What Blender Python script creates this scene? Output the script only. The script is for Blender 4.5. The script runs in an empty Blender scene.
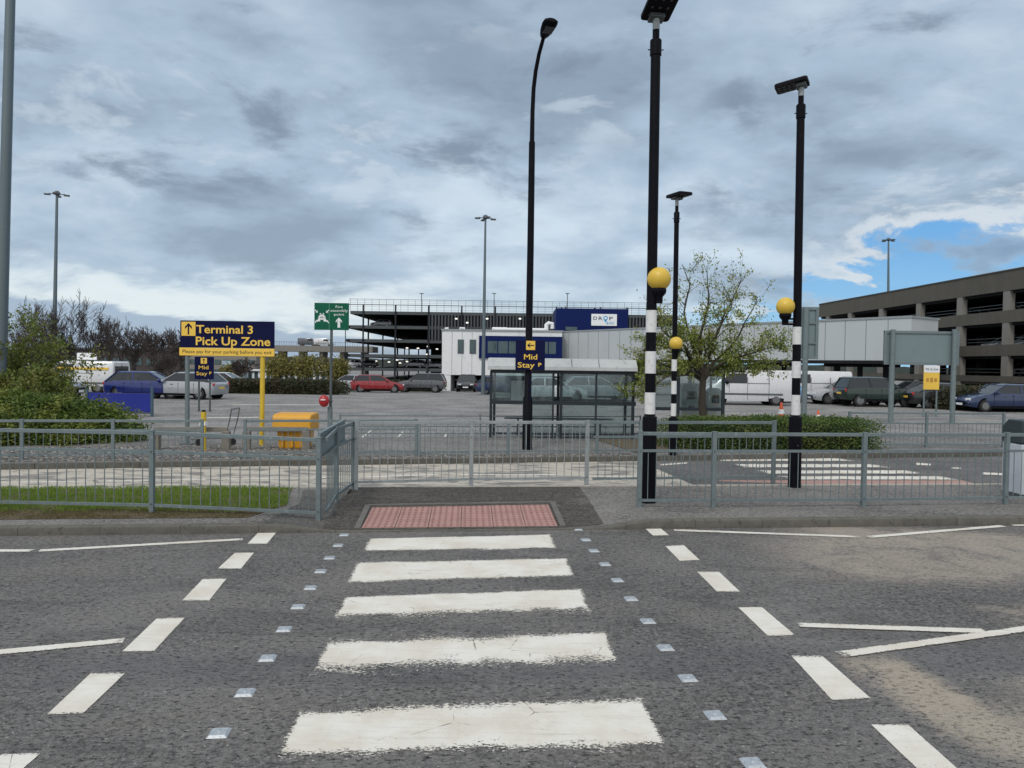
import bpy, bmesh, math, random
import numpy as np
from mathutils import Vector, Matrix, noise as mnoise

C = bpy.context.scene
COL = C.collection
PI = math.pi
R = math.radians

# ------------------------------------------------------------------ camera
F = 740.0; W_, H_ = 1024, 768; CAMH = 2.1
PITCH, ROLL = R(1.55), R(0.8)
CAM_M = (Matrix.Translation((0, 0, CAMH)) @ Matrix.Rotation(R(90) - PITCH, 4, 'X') @ Matrix.Rotation(ROLL, 4, 'Z'))
def ray(px, py):
    d = Vector(((px - 512) / F, -(py - 384) / F, -1.0))
    return (CAM_M.to_3x3() @ d)
def G(px, py, z=0.0):
    """surveyed point: where the sight line through a pixel meets the level z"""
    d = ray(px, py); t = (z - CAMH) / d.z
    return Vector((d.x * t, d.y * t, z))
def P(px, py, Y):
    d = ray(px, py); t = Y / d.y
    return Vector((d.x * t, Y, CAMH + d.z * t))
cam = bpy.data.cameras.new('camera'); camo = bpy.data.objects.new('camera', cam); COL.objects.link(camo)
camo.matrix_world = CAM_M
cam.sensor_width = 36.0; cam.lens = 36.0 * F / 1024; cam.clip_end = 4000; cam.clip_start = 0.05
C.camera = camo
C.view_settings.view_transform = 'Standard'; C.view_settings.look = 'None'
C.view_settings.exposure = 0.0; C.view_settings.gamma = 1.0

# ------------------------------------------------------------------ node helpers
class NT:
    def __init__(s, tree): s.t = tree; s.n = tree.nodes; s.l = tree.links
    def put(s, inp, v):
        if v is None: return
        if hasattr(v, 'is_output') or isinstance(v, bpy.types.NodeSocket): s.l.new(v, inp)
        else: inp.default_value = v
    def new(s, typ, **kw):
        n = s.n.new(typ)
        for k, v in kw.items(): setattr(n, k, v)
        return n
    def math(s, op, a, b=None, c=None, clamp=False):
        n = s.new('ShaderNodeMath', operation=op, use_clamp=clamp)
        s.put(n.inputs[0], a); s.put(n.inputs[1], b); s.put(n.inputs[2], c)
        return n.outputs[0]
    def vmath(s, op, a, b=None, out=0):
        n = s.new('ShaderNodeVectorMath', operation=op)
        s.put(n.inputs[0], a)
        if b is not None: s.put(n.inputs[1], b)
        return n.outputs[out]
    def ss(s, x, a, b, lo=0.0, hi=1.0):
        n = s.new('ShaderNodeMapRange', interpolation_type='SMOOTHSTEP')
        s.put(n.inputs[0], x); s.put(n.inputs[1], a); s.put(n.inputs[2], b); s.put(n.inputs[3], lo); s.put(n.inputs[4], hi)
        return n.outputs[0]
    def mix(s, f, a, b):
        n = s.new('ShaderNodeMix', data_type='RGBA')
        s.put(n.inputs[0], f); s.put(n.inputs[6], rgba(a)); s.put(n.inputs[7], rgba(b))
        return n.outputs[2]
    def noise(s, vec, scale, detail=4, rough=0.55, dist=0.0):
        n = s.new('ShaderNodeTexNoise'); s.put(n.inputs['Vector'], vec)
        n.inputs['Scale'].default_value = scale; n.inputs['Detail'].default_value = detail
        n.inputs['Roughness'].default_value = rough; n.inputs['Distortion'].default_value = dist
        return n.outputs['Fac']
    def vor(s, vec, scale, out='Distance', feature='F1'):
        n = s.new('ShaderNodeTexVoronoi', feature=feature); s.put(n.inputs['Vector'], vec); n.inputs['Scale'].default_value = scale
        return n.outputs[out]
    def mapping(s, vec, scale=(1, 1, 1), rot=(0, 0, 0), loc=(0, 0, 0)):
        n = s.new('ShaderNodeMapping'); s.put(n.inputs[0], vec)
        n.inputs['Location'].default_value = loc; n.inputs['Rotation'].default_value = rot; n.inputs['Scale'].default_value = scale
        return n.outputs[0]
    def sep(s, vec):
        n = s.new('ShaderNodeSeparateXYZ'); s.put(n.inputs[0], vec); return n.outputs
    def comb(s, x, y, z):
        n = s.new('ShaderNodeCombineXYZ'); s.put(n.inputs[0], x); s.put(n.inputs[1], y); s.put(n.inputs[2], z); return n.outputs[0]
def rgba(c):
    if isinstance(c, (tuple, list)) and len(c) == 3: return (c[0], c[1], c[2], 1)
    return c
def newmat(name):
    m = bpy.data.materials.new(name); m.use_nodes = True
    nt = NT(m.node_tree); b = m.node_tree.nodes['Principled BSDF']
    return m, nt, b
def tc(nt, which='Object'): return nt.new('ShaderNodeTexCoord').outputs[which]
def bump(nt, b, h, strength=0.3, dist=0.01):
    n = nt.new('ShaderNodeBump'); n.inputs['Strength'].default_value = strength; n.inputs['Distance'].default_value = dist
    nt.put(n.inputs['Height'], h); nt.l.new(n.outputs[0], b.inputs['Normal'])
MATS = {}
def mat(name, col, rough=0.6, metal=0.0, var=0.12, scale=3.0, stretch=(1, 1, 1), dirt=None, bmp=0.0, spec=None, coat=0):
    """plain procedural material: base colour with mottling and optional dirt"""
    if name in MATS: return MATS[name]
    m, nt, b = newmat(name)
    v = nt.mapping(tc(nt), scale=stretch)
    n = nt.noise(v, scale, 6, 0.6)
    lo = tuple(c * (1 - var * 1.6) for c in col); hi = tuple(min(1, c * (1 + var * 1.6)) for c in col)
    c = nt.mix(n, lo, hi)
    if dirt:
        n2 = nt.noise(v, scale * 2.7, 8, 0.65)
        c = nt.mix(nt.ss(n2, 0.52, 0.72), c, dirt)
    nt.put(b.inputs['Base Color'], c)
    nt.put(b.inputs['Roughness'], nt.ss(n, 0.2, 0.8, max(0, rough - 0.08), min(1, rough + 0.08)))
    b.inputs['Metallic'].default_value = metal
    if spec is not None: b.inputs['Specular IOR Level'].default_value = spec
    if coat: b.inputs['Coat Weight'].default_value = coat
    if bmp: bump(nt, b, nt.noise(v, scale * 9, 5), bmp, 0.01)
    MATS[name] = m
    return m

# ------------------------------------------------------------------ mesh helpers
class MB:
    def __init__(s): s.v = []; s.f = []; s.uv = []
    def add(s, vs, fs):
        o = len(s.v); s.v += [tuple(p) for p in vs]; s.f += [tuple(i + o for i in f) for f in fs]; return s
    def box(s, c, sz, rz=0.0, m=None):
        hx, hy, hz = sz[0] / 2, sz[1] / 2, sz[2] / 2
        M = Matrix.Translation(c) @ Matrix.Rotation(rz, 4, 'Z')
        if m is not None: M = Matrix.Translation(c) @ m.to_4x4()
        vs = [M @ Vector((x * hx, y * hy, z * hz)) for z in (-1, 1) for (x, y) in ((-1, -1), (1, -1), (1, 1), (-1, 1))]
        return s.add(vs, [(3, 2, 1, 0), (4, 5, 6, 7), (0, 1, 5, 4), (1, 2, 6, 5), (2, 3, 7, 6), (3, 0, 4, 7)])
    def bar(s, a, b, w, h, up=Vector((0, 0, 1))):
        a, b = Vector(a), Vector(b); d = (b - a); L = d.length; d.normalize()
        y = up.cross(d)
        if y.length < 1e-4: y = Vector((0, 1, 0)).cross(d)
        y.normalize(); z = d.cross(y)
        vs = []
        for p in (a, b):
            for (i, j) in ((-1, -1), (1, -1), (1, 1), (-1, 1)): vs.append(p + y * i * w / 2 + z * j * h / 2)
        return s.add(vs, [(3, 2, 1, 0), (4, 5, 6, 7), (0, 1, 5, 4), (1, 2, 6, 5), (2, 3, 7, 6), (3, 0, 4, 7)])
    def tube(s, pts, rad, n=8, cap=True):
        pts = [Vector(p) for p in pts]
        if not isinstance(rad, (list, tuple)): rad = [rad] * len(pts)
        vs = []; fs = []
        prev = None
        for i, p in enumerate(pts):
            d = (pts[min(i + 1, len(pts) - 1)] - pts[max(i - 1, 0)])
            if d.length < 1e-9: d = Vector((0, 0, 1))
            d.normalize()
            if prev is None:
                x = d.cross(Vector((0, 1, 0)))
                if x.length < 0.1: x = d.cross(Vector((1, 0, 0)))
            else: x = prev - d * prev.dot(d)
            x.normalize(); y = d.cross(x); prev = x
            for k in range(n):
                a = 2 * PI * k / n
                vs.append(p + (x * math.cos(a) + y * math.sin(a)) * rad[i])
        for i in range(len(pts) - 1):
            for k in range(n):
                k2 = (k + 1) % n
                fs.append((i * n + k, i * n + k2, (i + 1) * n + k2, (i + 1) * n + k))
        if cap:
            fs.append(tuple(range(n - 1, -1, -1))); fs.append(tuple((len(pts) - 1) * n + k for k in range(n)))
        return s.add(vs, fs)
    def lathe(s, c, prof, n=16):
        """prof: (r, z) from bottom to top about the vertical through c"""
        vs = []; fs = []
        for (r, z) in prof:
            for k in range(n):
                a = 2 * PI * k / n; vs.append((c[0] + r * math.cos(a), c[1] + r * math.sin(a), c[2] + z))
        for i in range(len(prof) - 1):
            for k in range(n):
                k2 = (k + 1) % n
                fs.append((i * n + k, i * n + k2, (i + 1) * n + k2, (i + 1) * n + k))
        fs.append(tuple(range(n - 1, -1, -1))); fs.append(tuple((len(prof) - 1) * n + k for k in range(n)))
        return s.add(vs, fs)
    def ball(s, c, r, n=20, m=12, sq=(1, 1, 1)):
        vs = [(c[0], c[1], c[2] - r * sq[2])]; fs = []
        for j in range(1, m):
            t = PI * j / m
            for k in range(n):
                a = 2 * PI * k / n
                vs.append((c[0] + r * sq[0] * math.sin(t) * math.cos(a), c[1] + r * sq[1] * math.sin(t) * math.sin(a), c[2] - r * sq[2] * math.cos(t)))
        vs.append((c[0], c[1], c[2] + r * sq[2]))
        for k in range(n): fs.append((0, 1 + (k + 1) % n, 1 + k))
        for j in range(m - 2):
            for k in range(n):
                a = 1 + j * n + k; b = 1 + j * n + (k + 1) % n
                fs.append((a, b, b + n, a + n))
        L = len(vs) - 1; o = 1 + (m - 2) * n
        for k in range(n): fs.append((o + k, o + (k + 1) % n, L))
        return s.add(vs, fs)
    def prism(s, poly, axis, a, b):
        """extrude a 2D polygon along an axis: 'y' poly=(x,z); 'z' poly=(x,y); 'x' poly=(y,z)"""
        def mk(p, t):
            return {'y': (p[0], t, p[1]), 'z': (p[0], p[1], t), 'x': (t, p[0], p[1])}[axis]
        n = len(poly); vs = [mk(p, a) for p in poly] + [mk(p, b) for p in poly]
        area = sum(poly[i][0] * poly[(i + 1) % n][1] - poly[(i + 1) % n][0] * poly[i][1] for i in range(n))
        fs = [tuple(range(n - 1, -1, -1)), tuple(range(n, 2 * n))] + [(i, (i + 1) % n, n + (i + 1) % n, n + i) for i in range(n)]
        flip = (area < 0) != (axis == 'y') 
        if (b < a): flip = not flip
        if flip: fs = [tuple(reversed(f)) for f in fs]
        return s.add(vs, fs)
    def quad(s, a, b, c, d): return s.add([a, b, c, d], [(0, 1, 2, 3)])
    def build(s, name, material, parent=None, origin=None, smooth=False, bevel=0, world=False, parts=None, uv=None):
        off = Vector((0, 0, 0))
        if origin is not None: off = Vector(origin)
        if world and parent is not None:
            r = parent
            while r is not None: off = off + r.location; r = r.parent
        me = bpy.data.meshes.new(name)
        me.from_pydata([(v[0] - off.x, v[1] - off.y, v[2] - off.z) for v in s.v], [], s.f)
        me.update()
        if smooth:
            me.polygons.foreach_set('use_smooth', [True] * len(me.polygons)); me.set_sharp_from_angle(angle=R(38))
        if uv:
            l = me.uv_layers.new(name='UVMap')
            for li, loop in enumerate(me.loops): l.data[li].uv = uv[loop.vertex_index]
        o = bpy.data.objects.new(name, me); COL.objects.link(o)
        if origin is not None: o.location = origin
        if parent is not None: o.parent = parent
        me.materials.append(material)
        if bevel:
            b = o.modifiers.new('bevel', 'BEVEL'); b.width = bevel; b.segments = 2; b.limit_method = 'ANGLE'; b.angle_limit = R(40)
        return o
def tag(o, label=None, cat=None, group=None, kind=None):
    if label: o['label'] = label
    if cat: o['category'] = cat
    if group: o['group'] = group
    if kind: o['kind'] = kind
    return o
def thing(name, loc, label, cat, group=None, rz=0.0):
    o = bpy.data.objects.new(name, None); COL.objects.link(o); o.location = loc; o.rotation_euler = (0, 0, rz)
    o.empty_display_size = 0.2
    return tag(o, label, cat, group)
def copy_tree(o, parent=None):
    c = o.copy(); COL.objects.link(c)
    if parent is not None: c.parent = parent
    for ch in [x for x in COL.objects if x.parent == o]: copy_tree(ch, c)
    return c
def struct(o): o['kind'] = 'structure'; return o
def text_mb(mb, txt, cx, cz, y, w=None, h=0.1, bold=0.0, facing=-1, depth=0.004):
    """lettering as real mesh on a board whose face looks to -y; centred on (cx,cz); w forces the width"""
    cu = bpy.data.curves.new('t', 'FONT'); cu.body = txt; cu.size = 1.0; cu.offset = bold; cu.resolution_u = 3
    cu.extrude = 0.0
    ob = bpy.data.objects.new('t', cu); COL.objects.link(ob)
    dg = bpy.context.evaluated_depsgraph_get(); dg.update()
    me = bpy.data.meshes.new_from_object(ob.evaluated_get(dg))
    vs = [v.co.copy() for v in me.vertices]; fs = [tuple(p.vertices) for p in me.polygons]
    bpy.data.objects.remove(ob); bpy.data.curves.remove(cu); bpy.data.meshes.remove(me)
    x0 = min(v.x for v in vs); x1 = max(v.x for v in vs); y0 = min(v.y for v in vs); y1 = max(v.y for v in vs)
    sz = h / 0.72
    if w is None: sx = sz
    else: sx = w / (x1 - x0)
    out = [((v.x - (x0 + x1) / 2) * sx + cx, y, v.y * sz + cz - h / 2) for v in vs]
    mb.add(out, fs); return mb
rng = random.Random(7)
nrng = np.random.default_rng(11)
# ------------------------------------------------------------------ world: cloudy daylight
SUN_EL, SUN_AZ = R(48), R(205)      # azimuth clockwise from +Y: behind the camera, a little left
w = bpy.data.worlds.new('World'); C.world = w; w.use_nodes = True
wt = NT(w.node_tree)
for n in list(w.node_tree.nodes): w.node_tree.nodes.remove(n)
sky = wt.new('ShaderNodeTexSky', sky_type='NISHITA'); sky.sun_disc = False
sky.sun_elevation = SUN_EL; sky.sun_rotation = SUN_AZ; sky.air_density = 1.0; sky.dust_density = 0.6; sky.ozone_density = 1.6
d = wt.new('ShaderNodeTexCoord').outputs['Generated']
dx, dy, dz = wt.sep(d)
el = wt.math('MULTIPLY', wt.math('ARCSINE', dz), 57.2958)
az = wt.math('MULTIPLY', wt.math('ARCTAN2', dx, dy), 57.2958)
inv = wt.math('DIVIDE', 1.0, wt.math('ADD', wt.math('MAXIMUM', dz, 0.0), 0.30))
q = wt.comb(wt.math('MULTIPLY', dx, inv), wt.math('MULTIPLY', dy, inv), wt.math('MULTIPLY', dz, 2.0))
n1 = wt.noise(wt.mapping(q, loc=(3.1, 1.4, 0)), 1.9, 9, 0.52, 0.25)
n2 = wt.noise(wt.mapping(q, loc=(8.3, 4.2, 0), scale=(1.0, 1.25, 1)), 4.6, 8, 0.56, 0.3)
n3 = wt.noise(wt.mapping(q, loc=(1.3, 7.7, 2)), 0.8, 3, 0.5)
t = wt.math('ADD', wt.math('ADD', wt.math('MULTIPLY', n1, 0.55), wt.math('MULTIPLY', n2, 0.25)), wt.math('MULTIPLY', n3, 0.20))
cl = wt.mix(wt.ss(t, 0.36, 0.50), (0.30, 0.385, 0.485), (0.45, 0.57, 0.70))
cl = wt.mix(wt.ss(t, 0.47, 0.62), cl, (0.66, 0.77, 0.87))
# small ragged dark puffs and pale tufts
pn = wt.noise(wt.mapping(wt.comb(wt.math('MULTIPLY', az, 0.035), wt.math('MULTIPLY', el, 0.085), 0.0), loc=(2.4, 0.7, 0)), 3.2, 8, 0.60, 0.25)
pz = wt.noise(wt.mapping(wt.comb(wt.math('MULTIPLY', az, 0.03), wt.math('MULTIPLY', el, 0.06), 0.0), loc=(9.4, 3.7, 0)), 1.6, 3, 0.5)
cl = wt.mix(wt.math('MULTIPLY', wt.math('MULTIPLY', wt.ss(pn, 0.49, 0.69), wt.ss(pz, 0.38, 0.56)), 0.9), cl, (0.225, 0.285, 0.37))
cl = wt.mix(wt.math('MULTIPLY', wt.math('MULTIPLY', wt.ss(pn, 0.47, 0.36), wt.ss(pz, 0.40, 0.58)), 0.6), cl, (0.64, 0.73, 0.82))
# soft overall lift of the middle band, darker towards the top of the view
cl = wt.mix(wt.ss(el, 14, 30, 0.0, 0.22), cl, (0.33, 0.41, 0.53))
# bright clearing along the left horizon
hz = wt.math('MULTIPLY', wt.ss(wt.math('ABSOLUTE', wt.math('SUBTRACT', el, wt.math('ADD', 3.9, wt.math('MULTIPLY', wt.math('SUBTRACT', n2, 0.5), 7.0)))), 0.2, 2.7, 1.0, 0.0), wt.ss(az, 6, -14, 0.12, 1.0))
cl = wt.mix(wt.math('MULTIPLY', hz, 0.95), cl, (0.80, 0.88, 0.91))
# low blue-grey bank under it
bank = wt.math('MULTIPLY', wt.ss(el, wt.math('ADD', 3.3, wt.math('ADD', wt.math('MULTIPLY', wt.math('ADD', az, 24), -0.10), wt.math('MULTIPLY', wt.math('SUBTRACT', n2, 0.5), 2.0))), wt.math('ADD', 2.9, wt.math('ADD', wt.math('MULTIPLY', wt.math('ADD', az, 24), -0.10), wt.math('MULTIPLY', wt.math('SUBTRACT', n2, 0.5), 2.0)))), wt.ss(az, -8, -16, 0, 1))
cl = wt.mix(wt.math('MULTIPLY', bank, 0.9), cl, (0.34, 0.45, 0.60))
# gap of blue sky low on the right, with a bright cloud edge over it
eb = wt.math('ADD', wt.math('ADD', 6.4, wt.math('MULTIPLY', wt.math('SUBTRACT', az, 22), 0.26)), wt.math('MULTIPLY', wt.math('SUBTRACT', wt.noise(wt.mapping(q, loc=(5, 2, 1)), 3.4, 9, 0.62, 0.3), 0.5), 17.0))
dd = wt.math('SUBTRACT', el, eb)
edge = wt.math('MULTIPLY', wt.ss(wt.math('ABSOLUTE', wt.math('SUBTRACT', dd, 1.0)), 0.1, 2.2, 1, 0), wt.math('MULTIPLY', wt.ss(az, 15, 28), wt.ss(az, 80, 50)))
cl = wt.mix(wt.math('MULTIPLY', edge, 0.85), cl, (0.72, 0.78, 0.83))
gap = wt.math('MULTIPLY', wt.ss(dd, 0.6, -0.6), wt.math('MULTIPLY', wt.ss(az, 7, 20), wt.ss(az, 90, 60)))
gap = wt.math('MULTIPLY', gap, wt.ss(pn, 0.60, 0.50, 0.25, 1.0))
# brighter cloud behind and above the camera
cl2 = wt.mix(wt.ss(dy, 0.25, -0.35), cl, wt.mix(n1, (0.72, 0.76, 0.82), (1.12, 1.14, 1.16)))
cl2 = wt.mix(wt.ss(el, 34, 62), cl2, wt.mix(n1, (0.78, 0.82, 0.87), (1.18, 1.19, 1.20)))
cl2 = wt.mix(wt.math('MULTIPLY', gap, 0.95), cl2, wt.mix(wt.ss(el, 0, 12), (0.30, 0.60, 0.86), (0.13, 0.40, 0.80)))
bgA = wt.new('ShaderNodeBackground'); wt.l.new(sky.outputs[0], bgA.inputs[0]); bgA.inputs[1].default_value = 0.10
bgB = wt.new('ShaderNodeBackground'); wt.put(bgB.inputs[0], cl2); bgB.inputs[1].default_value = 1.0
mx = wt.new('ShaderNodeMixShader'); mx.inputs[0].default_value = 0.90
wt.l.new(bgA.outputs[0], mx.inputs[1]); wt.l.new(bgB.outputs[0], mx.inputs[2])
wo = wt.new('ShaderNodeOutputWorld'); wt.l.new(mx.outputs[0], wo.inputs[0])
sl = bpy.data.lights.new('sun', 'SUN'); sl.energy = 1.35; sl.angle = R(14); sl.color = (1.0, 0.955, 0.89)
so = bpy.data.objects.new('sun', sl); COL.objects.link(so)
sd = Vector((math.sin(SUN_AZ) * math.cos(SUN_EL), math.cos(SUN_AZ) * math.cos(SUN_EL), math.sin(SUN_EL)))
so.rotation_euler = (-sd).to_track_quat('-Z', 'Y').to_euler(); so.location = (0, -20, 40)

# ------------------------------------------------------------------ ground materials
def linemask(nt, pos, a, b, width, soft, ns=None, amp=0.0):
    """1 within `width` of the ground segment a-b"""
    a = Vector((a[0], a[1])); b = Vector((b[0], b[1])); e = (b - a); L = e.length; e.normalize(); n = Vector((-e.y, e.x))
    rel = nt.vmath('SUBTRACT', pos, (a.x, a.y, 0))
    du = nt.vmath('DOT_PRODUCT', rel, (e.x, e.y, 0), out=1); dv = nt.vmath('DOT_PRODUCT', rel, (n.x, n.y, 0), out=1)
    dv = nt.math('ABSOLUTE', dv)
    if ns is not None: dv = nt.math('ADD', dv, nt.math('MULTIPLY', nt.math('SUBTRACT', ns, 0.5), amp))
    m = nt.ss(dv, width + soft, max(0, width - soft))
    m = nt.math('MULTIPLY', m, nt.ss(du, -soft * 2, soft * 2))
    return nt.math('MULTIPLY', m, nt.ss(du, L + soft * 2, L - soft * 2))
def asphalt(name, base, patches=(), lo=0.7, hi=1.35, speck=0.5, big=0.36, rough=0.85, fine=1.0):
    m, nt, b = newmat(name); v = tc(nt)
    a = nt.noise(v, 42 * fine, 6, 0.75)          # aggregate
    vo = nt.vor(v, 120 * fine)                    # stones
    bg = nt.noise(v, 0.55, 7, 0.6, 0.4)
    md = nt.noise(nt.mapping(v, scale=(1, 2.2, 1)), 5.0, 8, 0.72, 0.3)
    a2 = nt.noise(v, 17 * fine, 6, 0.8)
    gr = nt.math('ADD', nt.math('MULTIPLY', a, 0.5), nt.math('MULTIPLY', a2, 0.5))
    c = nt.mix(nt.ss(gr, 0.36, 0.64), tuple(x * lo * 0.30 for x in base), tuple(x * hi * 1.3 for x in base))
    c = nt.mix(nt.ss(nt.math('ADD', nt.math('MULTIPLY', bg, 0.6), nt.math('MULTIPLY', md, 0.4)), 0.40, 0.62), c, nt.mix(big * 2, c, tuple(x * 1.6 for x in base)))
    # dark tar pits in elongated clusters
    pit = nt.math('MULTIPLY', nt.ss(nt.noise(nt.mapping(v, scale=(1, 1.9, 1)), 20 * fine, 6, 0.78), 0.545, 0.62), nt.ss(md, 0.38, 0.56))
    c = nt.mix(nt.math('MULTIPLY', pit, 0.95), c, tuple(x * 0.15 for x in base))
    cell = nt.new('ShaderNodeTexVoronoi'); nt.put(cell.inputs['Vector'], v); cell.inputs['Scale'].default_value = 42 * fine
    sp = nt.math('MULTIPLY', nt.math('GREATER_THAN', nt.sep(cell.outputs['Color'])[0], 0.93), nt.ss(cell.outputs['Distance'], 0.40, 0.15))
    c = nt.mix(nt.math('MULTIPLY', sp, speck), c, (0.50, 0.49, 0.45))
    dk_ = nt.noise(nt.mapping(v, scale=(0.6, 1.6, 1), loc=(4, 2, 0)), 1.1, 8, 0.72, 0.6)
    c = nt.mix(nt.math('MULTIPLY', nt.ss(dk_, 0.50, 0.60), 0.42), c, nt.mix(nt.ss(gr, 0.36, 0.64), tuple(x * 0.18 for x in base), tuple(x * 0.95 for x in base)))
    c = nt.mix(nt.math('MULTIPLY', nt.ss(dk_, 0.46, 0.36), 0.35), c, nt.mix(nt.ss(gr, 0.36, 0.64), tuple(x * y for x, y in zip(base, (0.7, 0.66, 0.6))), tuple(x * y for x, y in zip(base, (2.0, 1.88, 1.7)))))
    for (fn) in patches: c = fn(nt, v, c, md, a, bg)
    nt.put(b.inputs['Base Color'], c); nt.put(b.inputs['Roughness'], nt.ss(md, 0.3, 0.7, rough - 0.12, min(1, rough + 0.08)))
    b.inputs['Specular IOR Level'].default_value = 0.35
    h = nt.math('ADD', nt.math('MULTIPLY', a, 0.6), nt.math('MULTIPLY', vo, 0.5))
    bump(nt, b, nt.math('SUBTRACT', h, nt.math('MULTIPLY', pit, 0.8)), 1.0, 0.010)
    return m
def dust(a, b, width, soft, amp, strength, col=(0.33, 0.29, 0.235), lo=0.40, hi=0.60):
    def fn(nt, v, c, md, ag, bg):
        mk = linemask(nt, v, a, b, width, soft, md, amp)
        k = nt.math('ADD', nt.math('MULTIPLY', nt.noise(v, 1.7, 7, 0.65, 0.5), 0.70), nt.math('MULTIPLY', nt.math('ADD', nt.math('MULTIPLY', nt.math('SUBTRACT', nt.noise(nt.mapping(v, scale=(1, 1.7, 1)), 22, 6, 0.8), 0.5), 2.2), 0.5), 0.30))
        mk = nt.math('MULTIPLY', mk, nt.ss(k, lo, hi))
        return nt.mix(nt.math('MULTIPLY', mk, strength), c, nt.mix(ag, tuple(x * 0.75 for x in col), tuple(x * 1.2 for x in col)))
    return fn
g2 = lambda x, y, z=0: G(x, y, z)
road_m = asphalt('road_asphalt', (0.128, 0.123, 0.118), patches=[
    # smoother bluish wheel-track strip across the crossing, at the centre of the road
    dust(g2(-200, 676), g2(1200, 655), 0.26, 0.10, 0.35, 0.42, (0.088, 0.095, 0.102), 0.30, 0.52),
    dust(g2(800, 532), g2(1100, 548), 0.55, 0.25, 0.7, 0.95, (0.34, 0.30, 0.25), 0.32, 0.52),
    dust(g2(790, 556), g2(1120, 566), 0.80, 0.35, 1.0, 0.9, (0.34, 0.30, 0.25), 0.37, 0.54),
    dust(g2(1000, 618), g2(1200, 612), 0.30, 0.14, 0.5, 0.8, (0.32, 0.285, 0.24), 0.40, 0.55),
    dust(g2(865, 658), g2(1010, 745), 0.24, 0.10, 0.35, 0.98, (0.38, 0.33, 0.265), 0.30, 0.50),
    dust(g2(990, 715), g2(1150, 790), 0.42, 0.16, 0.5, 0.92, (0.36, 0.32, 0.26), 0.34, 0.52),
    dust(g2(1010, 690), g2(1100, 680), 0.14, 0.1, 0.4, 0.7, (0.31, 0.28, 0.23), 0.42, 0.56),
    dust(g2(340, 534), g2(600, 531), 0.05, 0.04, 0.12, 0.6, (0.2, 0.18, 0.155), 0.40, 0.60),
])
lot_m = asphalt('car_park_asphalt', (0.205, 0.20, 0.192), speck=0.2, big=0.35, fine=0.35, lo=0.8, hi=1.15)
ramp_m = asphalt('dark_pavement_asphalt', (0.082, 0.074, 0.064), speck=0.3, big=0.1, patches=[
    dust(g2(585, 512), g2(600, 500), 0.25, 0.15, 0.5, 0.6, (0.26, 0.24, 0.21), 0.44, 0.60)])
path_m = asphalt('pavement_asphalt', (0.165, 0.158, 0.148), speck=1.0, big=0.35)
conc_m, nt_, b_ = newmat('worn_concrete_road')
v_ = tc(nt_); a_ = nt_.noise(v_, 30, 6, 0.7); k_ = nt_.noise(nt_.mapping(v_, scale=(0.8, 2.0, 1)), 1.5, 8, 0.7, 0.8); k2_ = nt_.noise(v_, 4, 6, 0.6)
c_ = nt_.mix(k2_, (0.36, 0.33, 0.28), (0.60, 0.555, 0.47))
c_ = nt_.mix(nt_.ss(a_, 0.3, 0.7, 0.0, 0.35), c_, (0.22, 0.205, 0.18))
c_ = nt_.mix(nt_.math('MULTIPLY', nt_.ss(k_, 0.485, 0.56), 0.85), c_, (0.14, 0.135, 0.13))
nt_.put(b_.inputs['Base Color'], c_); b_.inputs['Roughness'].default_value = 0.9
bump(nt_, b_, a_, 0.4, 0.005)
road2_m = asphalt('service_road_asphalt', (0.115, 0.112, 0.11), speck=0.4, big=0.3, fine=0.6)
kerb_m = mat('kerb_concrete', (0.105, 0.10, 0.085), 0.9, var=0.35, scale=5, dirt=(0.055, 0.05, 0.04), bmp=0.5)
kerbtop_m = kerb_m
gravel_m, nt_, b_ = newmat('gravel')
v_ = tc(nt_); vc_ = nt_.new('ShaderNodeTexVoronoi'); nt_.put(vc_.inputs['Vector'], v_); vc_.inputs['Scale'].default_value = 15
c_ = nt_.mix(nt_.sep(vc_.outputs['Color'])[0], (0.08, 0.075, 0.068), (0.45, 0.42, 0.38))
c_ = nt_.mix(nt_.ss(vc_.outputs['Distance'], 0.35, 0.65), c_, (0.05, 0.045, 0.04))
nt_.put(b_.inputs['Base Color'], c_); b_.inputs['Roughness'].default_value = 0.9
bump(nt_, b_, nt_.math('SUBTRACT', 1.0, vc_.outputs['Distance']), 0.9, 0.03)
soil_m = mat('soil', (0.10, 0.075, 0.045), 1.0, var=0.4, scale=9, dirt=(0.16, 0.15, 0.06), bmp=0.9)
turf_m = mat('turf', (0.045, 0.085, 0.016), 1.0, var=0.35, scale=7, bmp=0.9)

# ------------------------------------------------------------------ levels
def GH(y):
    """the lot falls away gently beyond 45 m"""
    if y < 45: return -0.012
    if y < 75: return -0.012 - 0.7 * (y - 45) / 30
    if y < 110: return -0.712 - 0.8 * (y - 75) / 35
    return -1.512
KA, KB = G(0, 536), G(1024, 525)                # foot of the near kerb
EU = (KB - KA).normalized(); EV = Vector((-EU.y, EU.x, 0))
def UV(p): r = Vector((p[0], p[1], 0)) - KA; return r.dot(EU), r.dot(EV)
def XY(u, v): return KA + EU * u + EV * v
def ux(px, py=530): return UV(G(px, py))[0]
U0, U1, U2, U3 = ux(262), ux(345, 531), ux(592, 529), ux(652, 525)
def sstep(a, b, x): t = min(1, max(0, (x - a) / (b - a))); return t * t * (3 - 2 * t)
def kh(u):
    return 0.014 + 0.086 * (1 - sstep(U0, U1, u)) + 0.096 * sstep(U2, U3, u)
def HI(x, y):
    u, v = UV((x, y)); k = kh(u); return k + (0.108 - k) * sstep(0.1, 2.0, v)
VB = 2.62                                      # width of the island
ULO, UHI = -30.0, 45.0
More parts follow.
